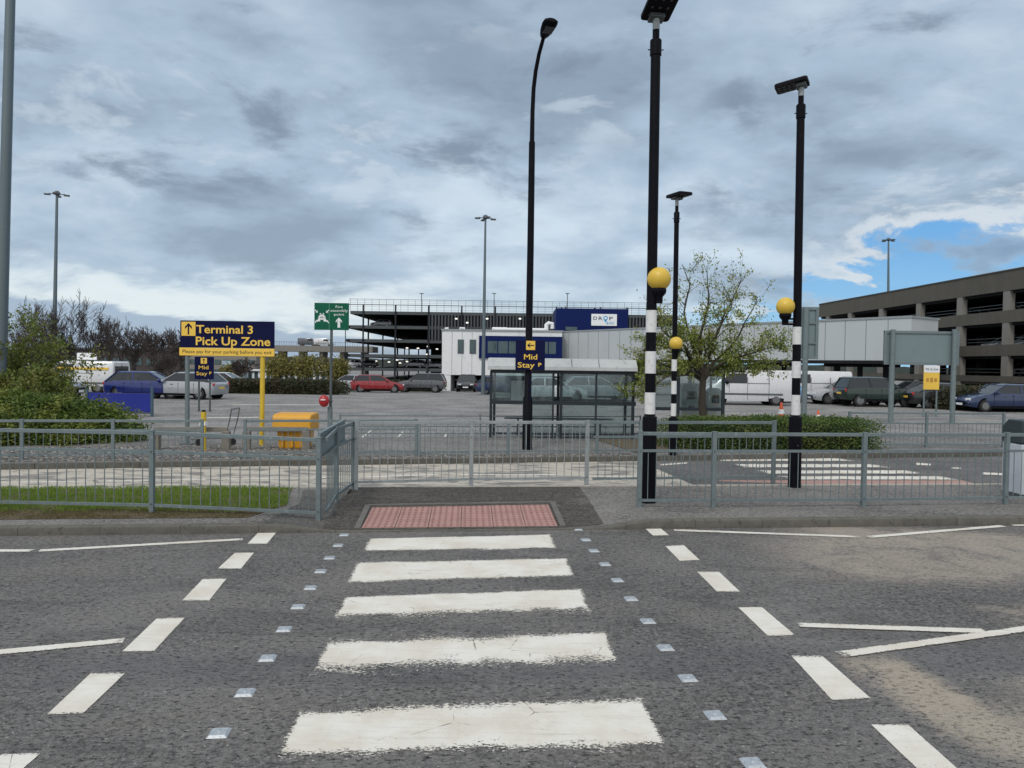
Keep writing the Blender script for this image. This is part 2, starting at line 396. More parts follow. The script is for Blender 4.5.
# open ground
mb = MB(); ys = [-40, 0, 20, 45, 60, 75, 90, 110, 200, 500, 2500]
for i, y in enumerate(ys): mb.v += [(-1800, y, GH(y)), (1800, y, GH(y))]
mb.f += [(2 * i, 2 * i + 1, 2 * i + 3, 2 * i + 2) for i in range(len(ys) - 1)]
struct(mb.build('ground', lot_m))
# near road
mb = MB(); a = XY(ULO, 0.01); b = XY(UHI, 0.01)
mb.quad((a.x, -12, 0), (b.x, -12, 0), (b.x, b.y, 0), (a.x, a.y, 0)); struct(mb.build('near_road', road_m))

def sheet(name, poly, material, dz=0.005, step=0.22, hfun=HI, uvfun=None, level=None):
    """a sheet that follows the pavement surface: a ground polygon gridded and draped"""
    bm = bmesh.new(); vs = [bm.verts.new((p[0], p[1], 0)) for p in poly]; bm.faces.new(vs)
    if level is None:
        x0 = min(p[0] for p in poly); x1 = max(p[0] for p in poly); y0 = min(p[1] for p in poly); y1 = max(p[1] for p in poly)
        def cuts(lo, hi, nrm, ax):
            k = lo + step
            while k < hi:
                co = [0, 0, 0]; co[ax] = k
                bmesh.ops.bisect_plane(bm, geom=bm.verts[:] + bm.edges[:] + bm.faces[:], plane_co=co, plane_no=nrm); k += step
        cuts(x0, x1, (1, 0, 0), 0); cuts(y0, y1, (0, 1, 0), 1)
    for v in bm.verts: v.co.z = (hfun(v.co.x, v.co.y) if level is None else level) + dz
    bmesh.ops.recalc_face_normals(bm, faces=bm.faces)
    for f in bm.faces:
        if f.normal.z < 0: f.normal_flip()
    me = bpy.data.meshes.new(name); bm.to_mesh(me); bm.free(); me.materials.append(material)
    o = bpy.data.objects.new(name, me); COL.objects.link(o); return o
# island slab (pavement surface)
us = [ULO, -15, -5] + [i * 0.15 for i in range(0, 100)] + [16, 20, 30, UHI]
vs_ = [0.11, 0.25, 0.4, 0.6, 0.8, 1.0, 1.2, 1.4, 1.6, 1.8, 2.0, 2.3, VB]
mb = MB()
for u in us:
    for v in vs_:
        p = XY(u, v); mb.v.append((p.x, p.y, HI(p.x, p.y)))
    p = XY(u, VB + 0.02); mb.v.append((p.x, p.y, -0.005))
nv = len(vs_) + 1
for i in range(len(us) - 1):
    for j in range(nv - 1): mb.f.append((i * nv + j, (i + 1) * nv + j, (i + 1) * nv + j + 1, i * nv + j + 1))
struct(mb.build('island_pavement', path_m))
# kerb stones along the island
mb = MB(); u = ULO
while u < UHI:
    n = 6 if -4 < u < 16 else 1
    g = 0.0025
    L = 0.915 * (1 if -4 < u < 16 else 4)
    ring = []
    for i in range(n + 1):
        uu = u + g + (L - 2 * g) * i / n; k = kh(uu); r = min(0.018, k * 0.6)
        pr = [(0.0, -0.01), (0.0, k - r), (r * 0.35, k - r * 0.3), (r, k + 0.001), (0.125, k + 0.002), (0.125, -0.01)]
        for (v, z) in pr: p = XY(uu, v); mb_v = (p.x, p.y, z); ring.append(mb_v)
    fs = []
    for i in range(n):
        for j in range(5): fs.append((i * 6 + j, (i + 1) * 6 + j, (i + 1) * 6 + j + 1, i * 6 + j + 1))
    fs.append((5, 4, 3, 2, 1, 0)); o_ = n * 6; fs.append(tuple(o_ + j for j in range(6)))
    mb.add(ring, fs); u += L
struct(mb.build('kerb', kerb_m, smooth=True))
# back kerb of the island (low concrete edging)
mb = MB(); u = ULO
while u < UHI:
    a = XY(u + .004, VB + .06); b = XY(u + 0.911, VB + .06); mb.bar((a.x, a.y, 0.055), (b.x, b.y, 0.055), 0.115, 0.13); u += 0.915
struct(mb.build('kerb', mat('pale_kerb_concrete', (0.36, 0.34, 0.30), 0.9, var=0.25, scale=5, dirt=(0.14, 0.13, 0.11), bmp=0.4)))

# dark resurfaced ramp, side patch and path
def gp(*pts, z=0.1): return [G(x, y, z) for x, y in pts]
sheet_z = lambda pts: [(p.x, p.y) for p in pts]
def onisl(px, py):
    p = G(px, py, 0.1)
    for _ in range(4): p = G(px, py, HI(p.x, p.y))
    return (p.x, p.y)
struct(sheet('pavement_patch', [onisl(*p) for p in ((322, 529), (352, 488), (400, 487.5), (560, 486.5), (578, 486), (604, 524), (560, 528), (440, 529.5))], ramp_m, 0.004))
struct(sheet('pavement_patch', [onisl(*p) for p in ((262, 523), (300, 503), (303, 490), (353, 489), (330, 519), (322, 528))], asphalt('side_path_asphalt', (0.10, 0.096, 0.09), speck=0.6, big=0.3), 0.004))
# tactile paving: red blister slabs with real blisters
TA = [onisl(*p) for p in ((361, 528.5), (558, 526.5), (548.5, 505), (372, 508))]
tact_m, nt_, b_ = newmat('red_tactile_paving')
v_ = tc(nt_); n_ = nt_.noise(v_, 3, 6, 0.6); n2_ = nt_.noise(v_, 60, 4, 0.6)
c_ = nt_.mix(n_, (0.29, 0.155, 0.135), (0.44, 0.255, 0.225)); c_ = nt_.mix(nt_.ss(n2_, 0.45, 0.75, 0, 0.5), c_, (0.30, 0.22, 0.19))
nt_.put(b_.inputs['Base Color'], c_); b_.inputs['Roughness'].default_value = 0.9
mb = MB(); bl_ = MB()
A, B, Cc, Dd = [Vector(p) for p in TA]
NC, NR = 6, 3
def bil(s, t): return (A * (1 - s) + B * s) * (1 - t) + (Dd * (1 - s) + Cc * s) * t
for i in range(NC):
    for j in range(NR):
        s0, s1 = (i + 0.012) / NC, (i + 0.988) / NC; t0, t1 = (j + 0.018) / NR, (j + 0.982) / NR
        cs = [bil(s0, t0), bil(s1, t0), bil(s1, t1), bil(s0, t1)]
        vv = [(c.x, c.y, HI(c.x, c.y) + 0.009) for c in cs] + [(c.x, c.y, HI(c.x, c.y) - 0.01) for c in cs]
        mb.add(vv, [(0, 1, 2, 3), (4, 5, 1, 0), (5, 6, 2, 1), (6, 7, 3, 2), (7, 4, 0, 3)])
        for a in range(5):
            for bb in range(4):
                c = bil(s0 + (s1 - s0) * (a + .5) / 5, t0 + (t1 - t0) * (bb + .5) / 4)
                bl_.lathe((c.x, c.y, HI(c.x, c.y) + 0.008), [(0.020, 0), (0.017, 0.006), (0.008, 0.009)], 8)
struct(mb.build('tactile_paving', tact_m)); struct(bl_.build('tactile_blisters', mat('worn_blister', (0.20, 0.105, 0.092), 0.85, var=.4, scale=8), smooth=True))
# pale grout and dropped edging stones round the tactile slabs
mb = MB()
fr = [onisl(*p) for p in ((357, 529), (368, 505.5), (552.5, 502.5), (563, 526.5))]
for a, b in zip(fr[:-1], fr[1:]):
    mb.bar((a[0], a[1], HI(*a) + 0.004), (b[0], b[1], HI(*b) + 0.004), 0.075, 0.02)
struct(mb.build('edging_stones', mat('edging_concrete', (0.12, 0.115, 0.105), 0.9, var=0.3, scale=6, bmp=0.4)))

# ---- second road
K2A, K2B = G(100, 468.5), G(950, 457)           # foot of the far kerb
E2 = (K2B - K2A).normalized(); E2V = Vector((-E2.y, E2.x, 0))
def X2(u, v): return K2A + E2 * u + E2V * v
def far_at(px):                                  # far kerb foot at a pixel column
    d = ray(px, 400); n = E2V; t = (K2A).dot(n) / Vector((d.x, d.y, 0)).dot(n); return Vector((d.x * t, d.y * t, 0))
a = XY(ULO, VB); b = XY(UHI, VB); c = X2(45, 0.02); dd_ = X2(-28, 0.02)
mb = MB(); mb.quad((a.x, a.y, 0), (b.x, b.y, 0), (c.x, c.y, 0), (dd_.x, dd_.y, 0)); struct(mb.build('service_road', road2_m))
pA = XY(ULO, VB + 0.115); pB = G(700, 488); pC = G(655, 466); pD = far_at(640)
mb = MB(); mb.quad((pA.x, pA.y, 0.004), (pB.x, pB.y, 0.004), (pD.x, pD.y - 0.02, 0.004), (dd_.x, dd_.y - 0.02, 0.004))
struct(mb.build('concrete_road', conc_m))
# far verge: kerb + gravel strip, with soil bed to the right
VW = 4.6
mb = MB(); u = -24
while u < 40:
    a = X2(u + .005, .06); b = X2(u + .91, .06); mb.bar((a.x, a.y, 0.045), (b.x, b.y, 0.045), 0.12, 0.13); u += 0.915
struct(mb.build('kerb', kerb_m))
def strip2(name, u0, u1, v0, v1, z, m):
    mb = MB(); p = [X2(u0, v0), X2(u1, v0), X2(u1, v1), X2(u0, v1)]
    mb.v = [(q_.x, q_.y, z) for q_ in p] + [(q_.x, q_.y, -0.05) for q_ in p]
    mb.f = [(0, 1, 2, 3), (0, 4, 5, 1), (1, 5, 6, 2), (2, 6, 7, 3), (3, 7, 4, 0)]
    return struct(mb.build(name, m))
strip2('far_pavement', -26, 42, 0.12, VW, 0.10, asphalt('far_pavement_asphalt', (0.155, 0.15, 0.143), speck=0.5, big=0.4, fine=0.6))
def u2(px): return (far_at(px) - K2A).dot(E2)
strip2('gravel_strip', -26, u2(325), 0.35, 2.9, 0.106, gravel_m)
strip2('gravel_strip', u2(340), u2(640), 0.13, 0.62, 0.106, gravel_m)
strip2('soil_bed', u2(648), u2(885), 0.7, 3.6, 0.12, soil_m)

# ------------------------------------------------------------------ painted markings
def paint(name, wear, edge=0.10, scale=26, col=(0.70, 0.68, 0.62), lowwear=0.0, topwear=0.0, body=0.0):
    m, nt, b = newmat(name)
    u, v, _ = nt.sep(tc(nt, 'UV')); o = tc(nt)
    n = nt.math('ADD', nt.math('MULTIPLY', nt.noise(nt.mapping(o, scale=(1, 1.6, 1)), scale * 1.2, 7, 0.82), 3.4), nt.math('SUBTRACT', nt.math('MULTIPLY', nt.noise(nt.mapping(o, scale=(1, 2, 1)), 2.6, 5, 0.65, 0.4), 1.5), 1.95))
    ed = nt.math('MINIMUM', nt.math('MINIMUM', u, nt.math('SUBTRACT', 1.0, u)), 1.0)
    eu = nt.ss(nt.math('MINIMUM', u, nt.math('SUBTRACT', 1.0, u)), 0.0, edge * 0.35, 1.0, 0.0)
    ev0 = nt.ss(v, 0.0, edge + lowwear, 1.0, 0.0); ev1 = nt.ss(v, 1.0, 1.0 - edge - topwear, 1.0, 0.0)
    e = nt.math('MAXIMUM', nt.math('MAXIMUM', nt.math('MULTIPLY', eu, 0.9), nt.math('MULTIPLY', ev0, 1.0)), ev1)
    thr = nt.math('SUBTRACT', 1.06 - body, nt.math('MULTIPLY', e, wear))
    k = nt.ss(nt.math('SUBTRACT', n, thr), -0.012, 0.012)
    dn = nt.noise(o, 2.2, 7, 0.65); fi = nt.noise(nt.mapping(o, scale=(1, 6, 1)), 30, 5, 0.7)
    c = nt.mix(nt.ss(dn, 0.35, 0.7), col, tuple(x * y for x, y in zip(col, (0.84, 0.80, 0.74))))
    c = nt.mix(nt.ss(fi, 0.5, 0.8, 0, 0.35), c, (0.36, 0.34, 0.31))
    sc = nt.noise(nt.mapping(o, scale=(0.7, 9, 1)), 3.5, 8, 0.75)
    c = nt.mix(nt.ss(sc, 0.50, 0.70, 0, 0.45), c, (0.40, 0.375, 0.34))
    cv = nt.new('ShaderNodeTexVoronoi', feature='DISTANCE_TO_EDGE'); nt.put(cv.inputs['Vector'], nt.mapping(o, scale=(1, 1, 1), loc=(.3, .1, 0))); cv.inputs['Scale'].default_value = 2.2
    crk = nt.math('MULTIPLY', nt.ss(nt.math('ADD', cv.outputs['Distance'], nt.math('MULTIPLY', nt.math('SUBTRACT', nt.noise(o, 12, 5, .7), 0.5), 0.05)), 0.008, 0.003), nt.ss(nt.noise(o, 1.7, 3), 0.5, 0.62))
    c = nt.mix(nt.math('MULTIPLY', crk, 0.8), c, (0.12, 0.11, 0.10))
    nt.put(b.inputs['Base Color'], c); b.inputs['Roughness'].default_value = 0.75
    bump(nt, b, nt.noise(o, 70, 5), 0.35, 0.004)
    tr = nt.new('ShaderNodeBsdfTransparent'); mx = nt.new('ShaderNodeMixShader'); nt.put(mx.inputs[0], k)
    nt.l.new(b.outputs[0], mx.inputs[1]); nt.l.new(tr.outputs[0], mx.inputs[2])
    nt.l.new(mx.outputs[0], nt.n['Material Output'].inputs[0])
    return m
def mark(corners, m, z=0.0, name='road_marking', up=0.004):
    """corners as seen: near-left, near-right, far-right, far-left"""
    ps = [G(x, y, z) for x, y in corners]
    mb = MB(); mb.v = [(p.x, p.y, z + up) for p in ps]; mb.f = [(0, 1, 2, 3)]
    return struct(mb.build(name, m, uv=[(0, 0), (1, 0), (1, 1), (0, 1)]))
zebra = [((361, 553), (557.5, 549.5), (551, 534.5), (369, 538.5), (0.90, .09, .16, 0.0)),
         ((347, 583.5), (574.5, 577), (567, 558), (356, 562.5), (0.80, .08, .10, .04)),
         ((331, 620.5), (593, 613.5), (582, 588.5), (345, 596), (0.95, .09, .30, .06)),
         ((307, 680), (621, 669), (606, 628.5), (327, 639), (1.02, .08, .42, .22)),
         ((272, 763), (672, 752.5), (641, 693.5), (299, 707.5), (1.0, .08, .20, .20))]
for i, (a, b, c, dd_, w_) in enumerate(zebra):
    mark((a, b, c, dd_), paint('zebra_paint', w_[0], w_[1], 30, lowwear=w_[2], topwear=w_[3], body=0.0))
dash_m = paint('dash_paint', 0.55, 0.08, 40)
line_m = paint('line_paint', 0.50, 0.2, 34, body=0.06)
dashesL = [((247.5, 544), (267, 544), (277, 532), (259, 532)), ((217.5, 569), (241, 569), (254, 553), (235, 553)),
           ((182, 601), (209, 601), (226.5, 579), (203, 579)), ((122, 652), (154, 651.5), (185, 618), (157, 618.5)),
           ((47, 715), (83, 714), (126, 673), (91, 673.5)), ((-50, 800), (-12, 800), (41, 753.5), (2, 754.5))]
dashesR = [((653, 536), (669, 535.5), (657, 525.5), (641.5, 525.5)), ((680, 561.5), (700, 560.5), (684, 545.5), (665, 546)),
           ((717, 592), (740, 592), (719, 572), (697, 572)), ((768, 636.5), (795, 635.5), (762, 607.5), (738, 607.5)),
           ((832, 700.5), (871, 699), (822, 656), (791, 656)), ((920, 772), (964, 775), (908, 725), (871, 725))]
for dsh in dashesL + dashesR: mark(dsh, dash_m)
zup = [0.0045]
def zig(a, b, w_=0.10):
    zup[0] += 0.0006
    A_, B_ = G(*a), G(*b); e = (B_ - A_).normalized(); n = Vector((-e.y, e.x, 0)) * w_ / 2
    mb = MB(); mb.v = [tuple(p + Vector((0, 0, zup[0]))) for p in (A_ - n, B_ - n, B_ + n, A_ + n)]; mb.f = [(0, 1, 2, 3)]
    struct(mb.build('road_marking', line_m, uv=[(0, 0), (1, 0), (1, 1), (0, 1)]))
for a, b in (((39, 551), (243, 539.5)), ((-160, 551), (32, 551)), ((-120, 664), (124, 641)), 
             ((674, 530.5), (860, 537.2)), ((868, 537.5), (1003, 526.3)), ((1011, 525.5), (1080, 526)),
             ((798, 625.5), (985, 632)), ((840, 655.5), (1110, 618))): zig(a, b, 0.105)
# second crossing
z2 = paint('old_zebra_paint', 0.6, 0.2, 20, body=0.15)
pink_m = mat('pink_surface', (0.36, 0.22, 0.19), 0.95, var=0.25, scale=4, dirt=(0.28, 0.22, 0.19))
def lerpx(y, a, b): return a[0] + (b[0] - a[0]) * (y - a[1]) / (b[1] - a[1])
for (y0, y1) in ((458.3, 461.6), (464.3, 468.0), (470.5, 474.2), (476.4, 480.2)):
    L_ = lambda y: lerpx(y, (708, 458), (790, 480)); R_ = lambda y: lerpx(y, (836, 458), (960, 480))
    mark(((L_(y1), y1), (R_(y1), y1), (R_(y0), y0), (L_(y0), y0)), z2, up=0.009)
mark(((722, 481.5), (1003, 490.5), (957, 480.5), (716, 480.4)), pink_m, name='pink_surfacing', up=0.0035)
mark(((800, 490), (1003, 490.8), (962, 480.6), (790, 480.6)), pink_m, name='pink_surfacing', up=0.006)
mark(((710, 458), (836, 458), (800, 451.5), (690, 450.5)), pink_m, name='pink_surfacing', up=0.005)
for q_ in (((660, 466), (688, 464), (688, 462.5), (660, 464.4)), ((916, 465.5), (931, 466), (931, 464), (916, 463)),
           ((951, 469), (961, 469.3), (961, 468), (951, 467.7)), ((982, 475), (1004, 476), (1004, 473.5), (982, 472.3))): mark(q_, z2, up=0.009)
for q_ in (((-60, 484), (88, 482.2), (88, 481.2), (-60, 482.8)), ((104, 482), (208, 480), (208, 479), (104, 481)), ((224, 479.8), (330, 478.4), (330, 477.6), (224, 478.8)), ((360, 478.3), (440, 475.2), (440, 474.2), (360, 477)),
           ((455, 475.6), (560, 475.6), (560, 474.6), (455, 474.6)), ((580, 477), (640, 478), (640, 477), (580, 476))): mark(q_, z2, up=0.008)
# bay lines in the pick-up car park
for q_ in (((356, 441), (358.5, 441), (373, 430), (371, 430)), ((390, 444), (393, 444), (405, 431), (403, 431)),
           ((300, 441), (303, 441), (316, 431), (314, 431)), ((440, 445), (443, 445), (448, 432), (446, 432)),
           ((200, 418), (260, 418), (260, 417.3), (200, 417.3)), ((370, 422), (470, 422), (470, 421.4), (370, 421.4)), ((230, 405), (330, 405), (330, 404.6), (230, 404.6))): mark(q_, z2, z=-0.012, up=0.006)
# ------------------------------------------------------------------ object materials
galv = mat('galvanised_steel', (0.155, 0.195, 0.205), 0.5, metal=0.25, var=0.12, scale=5, dirt=(0.24, 0.28, 0.28), bmp=0.1)
galv_pale = mat('pale_galvanised_steel', (0.30, 0.33, 0.335), 0.5, metal=0.25, var=0.14, scale=5, dirt=(0.20, 0.22, 0.22), bmp=0.1)
galv_dark = mat('dull_steel', (0.10, 0.115, 0.12), 0.55, metal=0.4, var=0.15)
black = mat('black_paint', (0.005, 0.005, 0.008), 0.42, var=0.3, scale=4, dirt=(0.010, 0.010, 0.011), spec=0.08)
white = mat('white_paint', (0.66, 0.67, 0.66), 0.5, var=0.06, scale=7, dirt=(0.46, 0.47, 0.45))
navy = mat('navy_sign_face', (0.005, 0.007, 0.042), 0.55, var=0.1, scale=1.5, spec=0.1)
yel = mat('yellow_sign_face', (0.80, 0.52, 0.07), 0.42, var=0.05, scale=2)
yel_paint = mat('yellow_paint', (0.62, 0.43, 0.03), 0.45, var=0.12, scale=6, dirt=(0.45, 0.33, 0.06))
green_s = mat('green_sign_face', (0.003, 0.10, 0.055), 0.5, var=0.08, spec=0.2)
white_s = mat('white_sign_face', (0.78, 0.80, 0.80), 0.4, var=0.03)
signback = mat('grey_sign_back', (0.17, 0.225, 0.235), 0.55, metal=0.1, var=0.08, scale=1.5)
concrete = mat('raw_concrete', (0.10, 0.092, 0.076), 0.92, var=0.22, scale=1.2, stretch=(1, 1, 0.25), dirt=(0.085, 0.075, 0.062), bmp=0.3)
concrete_p = mat('pale_concrete', (0.215, 0.205, 0.185), 0.9, var=0.18, scale=1.0, dirt=(0.22, 0.20, 0.18), bmp=0.2)
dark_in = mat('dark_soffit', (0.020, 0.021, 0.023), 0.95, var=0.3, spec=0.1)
steel_dk = mat('dark_steel_frame', (0.016, 0.020, 0.025), 0.6, var=0.2, spec=0.2)
clad = mat('pale_grey_cladding', (0.47, 0.50, 0.51), 0.45, metal=0.1, var=0.05, scale=0.6, stretch=(1, 1, .3))
clad_w = mat('white_cladding', (0.72, 0.735, 0.74), 0.5, var=0.05, scale=0.8, dirt=(0.60, 0.61, 0.61))
blue_c = mat('blue_cladding', (0.004, 0.013, 0.085), 0.55, var=0.08, scale=1, spec=0.12)
rubber = mat('tyre_rubber', (0.018, 0.018, 0.018), 0.85)
alloy = mat('alloy_rim', (0.22, 0.225, 0.23), 0.3, metal=0.8)
carglass = mat('car_glass', (0.02, 0.026, 0.03), 0.06, var=0.05)
winglass = mat('window_glass', (0.05, 0.085, 0.095), 0.08, var=0.3, scale=1.3)
lampred = mat('red_lens', (0.45, 0.02, 0.02), 0.2)
lampclr = mat('clear_lens', (0.7, 0.72, 0.74), 0.12)
bark = mat('bark', (0.050, 0.040, 0.030), 0.95, var=0.35, scale=9, bmp=0.8)
bark_far = mat('bare_twig_bark', (0.062, 0.048, 0.044), 0.95, var=0.3, scale=2)
def leafmat(name, c1, c2, c3):
    m, nt, b = newmat(name)
    o = tc(nt); n = nt.noise(o, 1.6, 4, 0.6)
    g = nt.new('ShaderNodeNewGeometry').outputs['Random Per Island']
    c = nt.mix(g, c1, c2); c = nt.mix(nt.math('MULTIPLY', nt.ss(n, 0.45, 0.65), 0.7), c, c3)
    nt.put(b.inputs['Base Color'], c); b.inputs['Roughness'].default_value = 0.6
    tr = nt.new('ShaderNodeBsdfTranslucent'); nt.put(tr.inputs[0], c)
    mx = nt.new('ShaderNodeMixShader'); mx.inputs[0].default_value = 0.3
    nt.l.new(b.outputs[0], mx.inputs[1]); nt.l.new(tr.outputs[0], mx.inputs[2]); nt.l.new(mx.outputs[0], nt.n['Material Output'].inputs[0])
    return m
leaf_tree = leafmat('spring_leaves', (0.13, 0.18, 0.030), (0.25, 0.30, 0.055), (0.34, 0.33, 0.09))
leaf_left = leafmat('olive_leaves', (0.075, 0.115, 0.018), (0.18, 0.22, 0.038), (0.20, 0.18, 0.04))
leaf_hedge = leafmat('hedge_leaves', (0.035, 0.075, 0.014), (0.10, 0.165, 0.030), (0.16, 0.20, 0.045))
leaf_junip = leafmat('conifer_sprays', (0.045, 0.085, 0.014), (0.14, 0.20, 0.032), (0.26, 0.28, 0.055))
leaf_willow = leafmat('willow_leaves', (0.16, 0.15, 0.035), (0.26, 0.23, 0.06), (0.11, 0.11, 0.03))
leaf_dark = leafmat('far_hedge_leaves', (0.022, 0.030, 0.012), (0.055, 0.062, 0.022), (0.085, 0.055, 0.03))
grass_m = leafmat('grass_blades', (0.12, 0.20, 0.020), (0.22, 0.33, 0.045), (0.16, 0.25, 0.03))
moss_m = leafmat('dry_verge_blades', (0.07, 0.075, 0.02), (0.19, 0.15, 0.06), (0.14, 0.10, 0.045))
glass_m, nt_, b_ = newmat('clear_glass')
tr_ = nt_.new('ShaderNodeBsdfTransparent'); tr_.inputs[0].default_value = (0.78, 0.84, 0.84, 1)
gl_ = nt_.new('ShaderNodeBsdfGlossy'); gl_.inputs['Roughness'].default_value = 0.06; gl_.inputs[0].default_value = (0.9, 0.95, 1, 1)
fr_ = nt_.new('ShaderNodeFresnel'); fr_.inputs[0].default_value = 1.5
df_ = nt_.new('ShaderNodeBsdfDiffuse'); df_.inputs[0].default_value = (0.35, 0.40, 0.40, 1)
m1_ = nt_.new('ShaderNodeMixShader'); nt_.put(m1_.inputs[0], nt_.ss(nt_.noise(tc(nt_), 2.5, 6, 0.7), 0.45, 0.8, 0.03, 0.35)); nt_.l.new(tr_.outputs[0], m1_.inputs[1]); nt_.l.new(df_.outputs[0], m1_.inputs[2])
m2_ = nt_.new('ShaderNodeMixShader'); nt_.put(m2_.inputs[0], nt_.math('MULTIPLY', fr_.outputs[0], 1.6, clamp=True)); nt_.l.new(m1_.outputs[0], m2_.inputs[1]); nt_.l.new(gl_.outputs[0], m2_.inputs[2])
nt_.l.new(m2_.outputs[0], nt_.n['Material Output'].inputs[0])

# ------------------------------------------------------------------ guard rails
def isl(px, py, z=0.1):
    p = G(px, py, z); return Vector((p.x, p.y, HI(p.x, p.y)))
def at_z(px, py, z): p = G(px, py, z); return Vector((p.x, p.y, z))
def guardrail(label, pts, group, heights=(1.06, 0.80, 0.10), material=None, spacing=0.125, posts=True, gap_top=True, rail=0.05, bar=0.013, post=0.06, skip_post=()):
    """pts: post feet. heights: top rail, rail above the bars, bottom rail. One thing: posts + one barred panel per bay"""
    material = material or galv
    o = pts[0]; t = thing('guard_rail', o, label, 'railing', group)
    for i, p in enumerate(pts):
        if i in skip_post: continue
        q = p - o; rz = 0
        j = min(i, len(pts) - 2); e = pts[j + 1] - pts[j]; rz = math.atan2(e.y, e.x)
        mb = MB(); mb.box((q.x, q.y, q.z + (heights[0] + 0.01) / 2 - 0.02), (post, post, heights[0] + 0.05), rz)
        po = mb.build('post', material, t, bevel=0.004)
        mb = MB(); mb.box((q.x, q.y, q.z + heights[0] + 0.012), (post + 0.006, post + 0.006, 0.012), rz); mb.build('post_cap', material, po, bevel=0.003)
        for hz in (heights[1], heights[2] + 0.02):
            if q.y + o.y < 12.5: MB().tube([(q.x - 0.0, q.y - post / 2 - 0.012, q.z + hz), (q.x, q.y + 0.01, q.z + hz)], 0.010, 6).build('bolt', galv_dark, po)
    for i in range(len(pts) - 1):
        a, b = pts[i] - o, pts[i + 1] - o; e = (b - a); L = e.length; eh = Vector((e.x, e.y, 0)).normalized()
        a2, b2 = a + eh * (post / 2 + 0.004), b - eh * (post / 2 + 0.004)
        Z = Vector((0, 0, 1))
        mb = MB(); hs = list(heights)
        mb.bar(a2 + Z * (hs[0] - 0.02), b2 + Z * (hs[0] - 0.02), 0.032, rail)
        mb.build('top_rail', material, t, bevel=0.004)
        mb = MB()
        hi = hs[1] if gap_top else hs[0] - 0.045
        if gap_top: mb.bar(a2 + Z * hi, b2 + Z * hi, 0.028, 0.036)
        mb.bar(a2 + Z * hs[2], b2 + Z * hs[2], 0.028, 0.036)
        n = max(2, int(round(L / spacing)))
        for k in range(1, n):
            q = a.lerp(b, k / n); mb.tube([q + Z * (hs[2] + 0.017), q + Z * (hi - 0.017 if gap_top else hi)], bar / 2, 5, cap=False)
        mb.build('barred_panel', material, t)
    return t
RG = 'grey steel pedestrian guard rails'
# front left run
pL = isl(318.5, 516.5); pM = isl(152, 513); step = pM - pL
fl = [pL, pM, pM + step * 0.98, pM + step * 1.96]
for q in fl: q.z = HI(q.x, q.y)
guardrail('steel guard rail standing in the grass verge left of the crossing, nearest the road', fl, RG)
pS = isl(353, 490)
sd_ = guardrail('short guard rail bay angled back beside the crossing with a grey board on it', [pL + Vector((0.075, 0.06, 0)), isl(336, 501.5), pS], RG, skip_post=(0,))
# grey board hung on the angled bay
a = pL + Vector((0.05, 0.0, 0)); b = isl(350, 491); e = (b - a).normalized(); nrm = Vector((e.y, -e.x, 0))
t = thing('rail_board', a, 'blank grey board fixed to the top of the short angled guard rail', 'board')
mb = MB(); p0 = e * 0.12 + nrm * -0.07 + Vector((0, 0, 0.955)); p1 = e * ((b - a).length - 0.12) + nrm * -0.07 + Vector((0, 0, 0.955)); mb.bar(p0, p1, 0.02, 0.29); mb.build('board', signback, t, bevel=0.004)
mb = MB(); mb.bar(p0 + Vector((0, 0, .155)), p1 + Vector((0, 0, .155)), 0.045, 0.02); mb.bar(p0 - Vector((0, 0, .155)), p1 - Vector((0, 0, .155)), 0.045, 0.02); mb.build('board_frame', galv, t)
# middle run at the back of the island
m0, m1, m2, m3 = isl(356, 490.5), isl(471, 487), isl(586.5, 485.5), isl(640, 484.5)
guardrail('pale steel guard rail with full height bars across the back of the crossing island', [m0, m1, m2], RG, material=galv_pale, gap_top=False, heights=(1.06, 0.8, 0.12))
m4 = isl(660, 484); m5 = isl(773, 483)
guardrail('steel guard rail behind the black banded poles with a gap under its top rail', [m2 + (m3 - m2).normalized() * 0.07, m3, m5], RG, skip_post=(0,), material=galv)
# front right run
r = [isl(639, 508), isl(713, 508), isl(863, 507), isl(1005, 505)]
r.append(r[3] + (r[3] - r[2]))
guardrail('steel guard rail along the kerb right of the crossing, nearest the road', r, RG)
# far verge rails
VR = 'guard rails along the far side of the second road'
def far(px, py, z=0.1): return at_z(px, py, z)
q = [far(245, 458), far(202, 458.5), far(113, 459), far(22, 459.8), far(-70, 461)]
guardrail('steel guard rail in the gravel strip in front of the low green conifer', q[1:], VR, heights=(0.78, 0.58, 0.10))
guardrail('steel guard rail in the gravel strip in front of the yellow grit bin', [far(245, 458), far(330, 457), far(416, 456)], VR, heights=(0.78, 0.58, 0.10))
guardrail('steel guard rail beyond the second road in front of the glass shelter', [far(419, 456), far(508, 455), far(597, 454), far(640, 453.6)], VR, heights=(0.74, 0.6, 0.08), gap_top=False)
guardrail('steel guard rail beyond the second road right of the low clipped hedge', [far(849, 447.5), far(926, 447.5), far(1003, 447.5)], VR, heights=(0.90, 0.62, 0.08))
# thin cable rail further back
guardrail('thin single top rail running behind the rail at the glass shelter', [at_z(340, 437, 0.0), at_z(480, 437, 0.0), at_z(640, 437, 0.0)], VR, heights=(0.62, 0.3, 0.10), gap_top=True, spacing=0.5, rail=0.03, post=0.04)

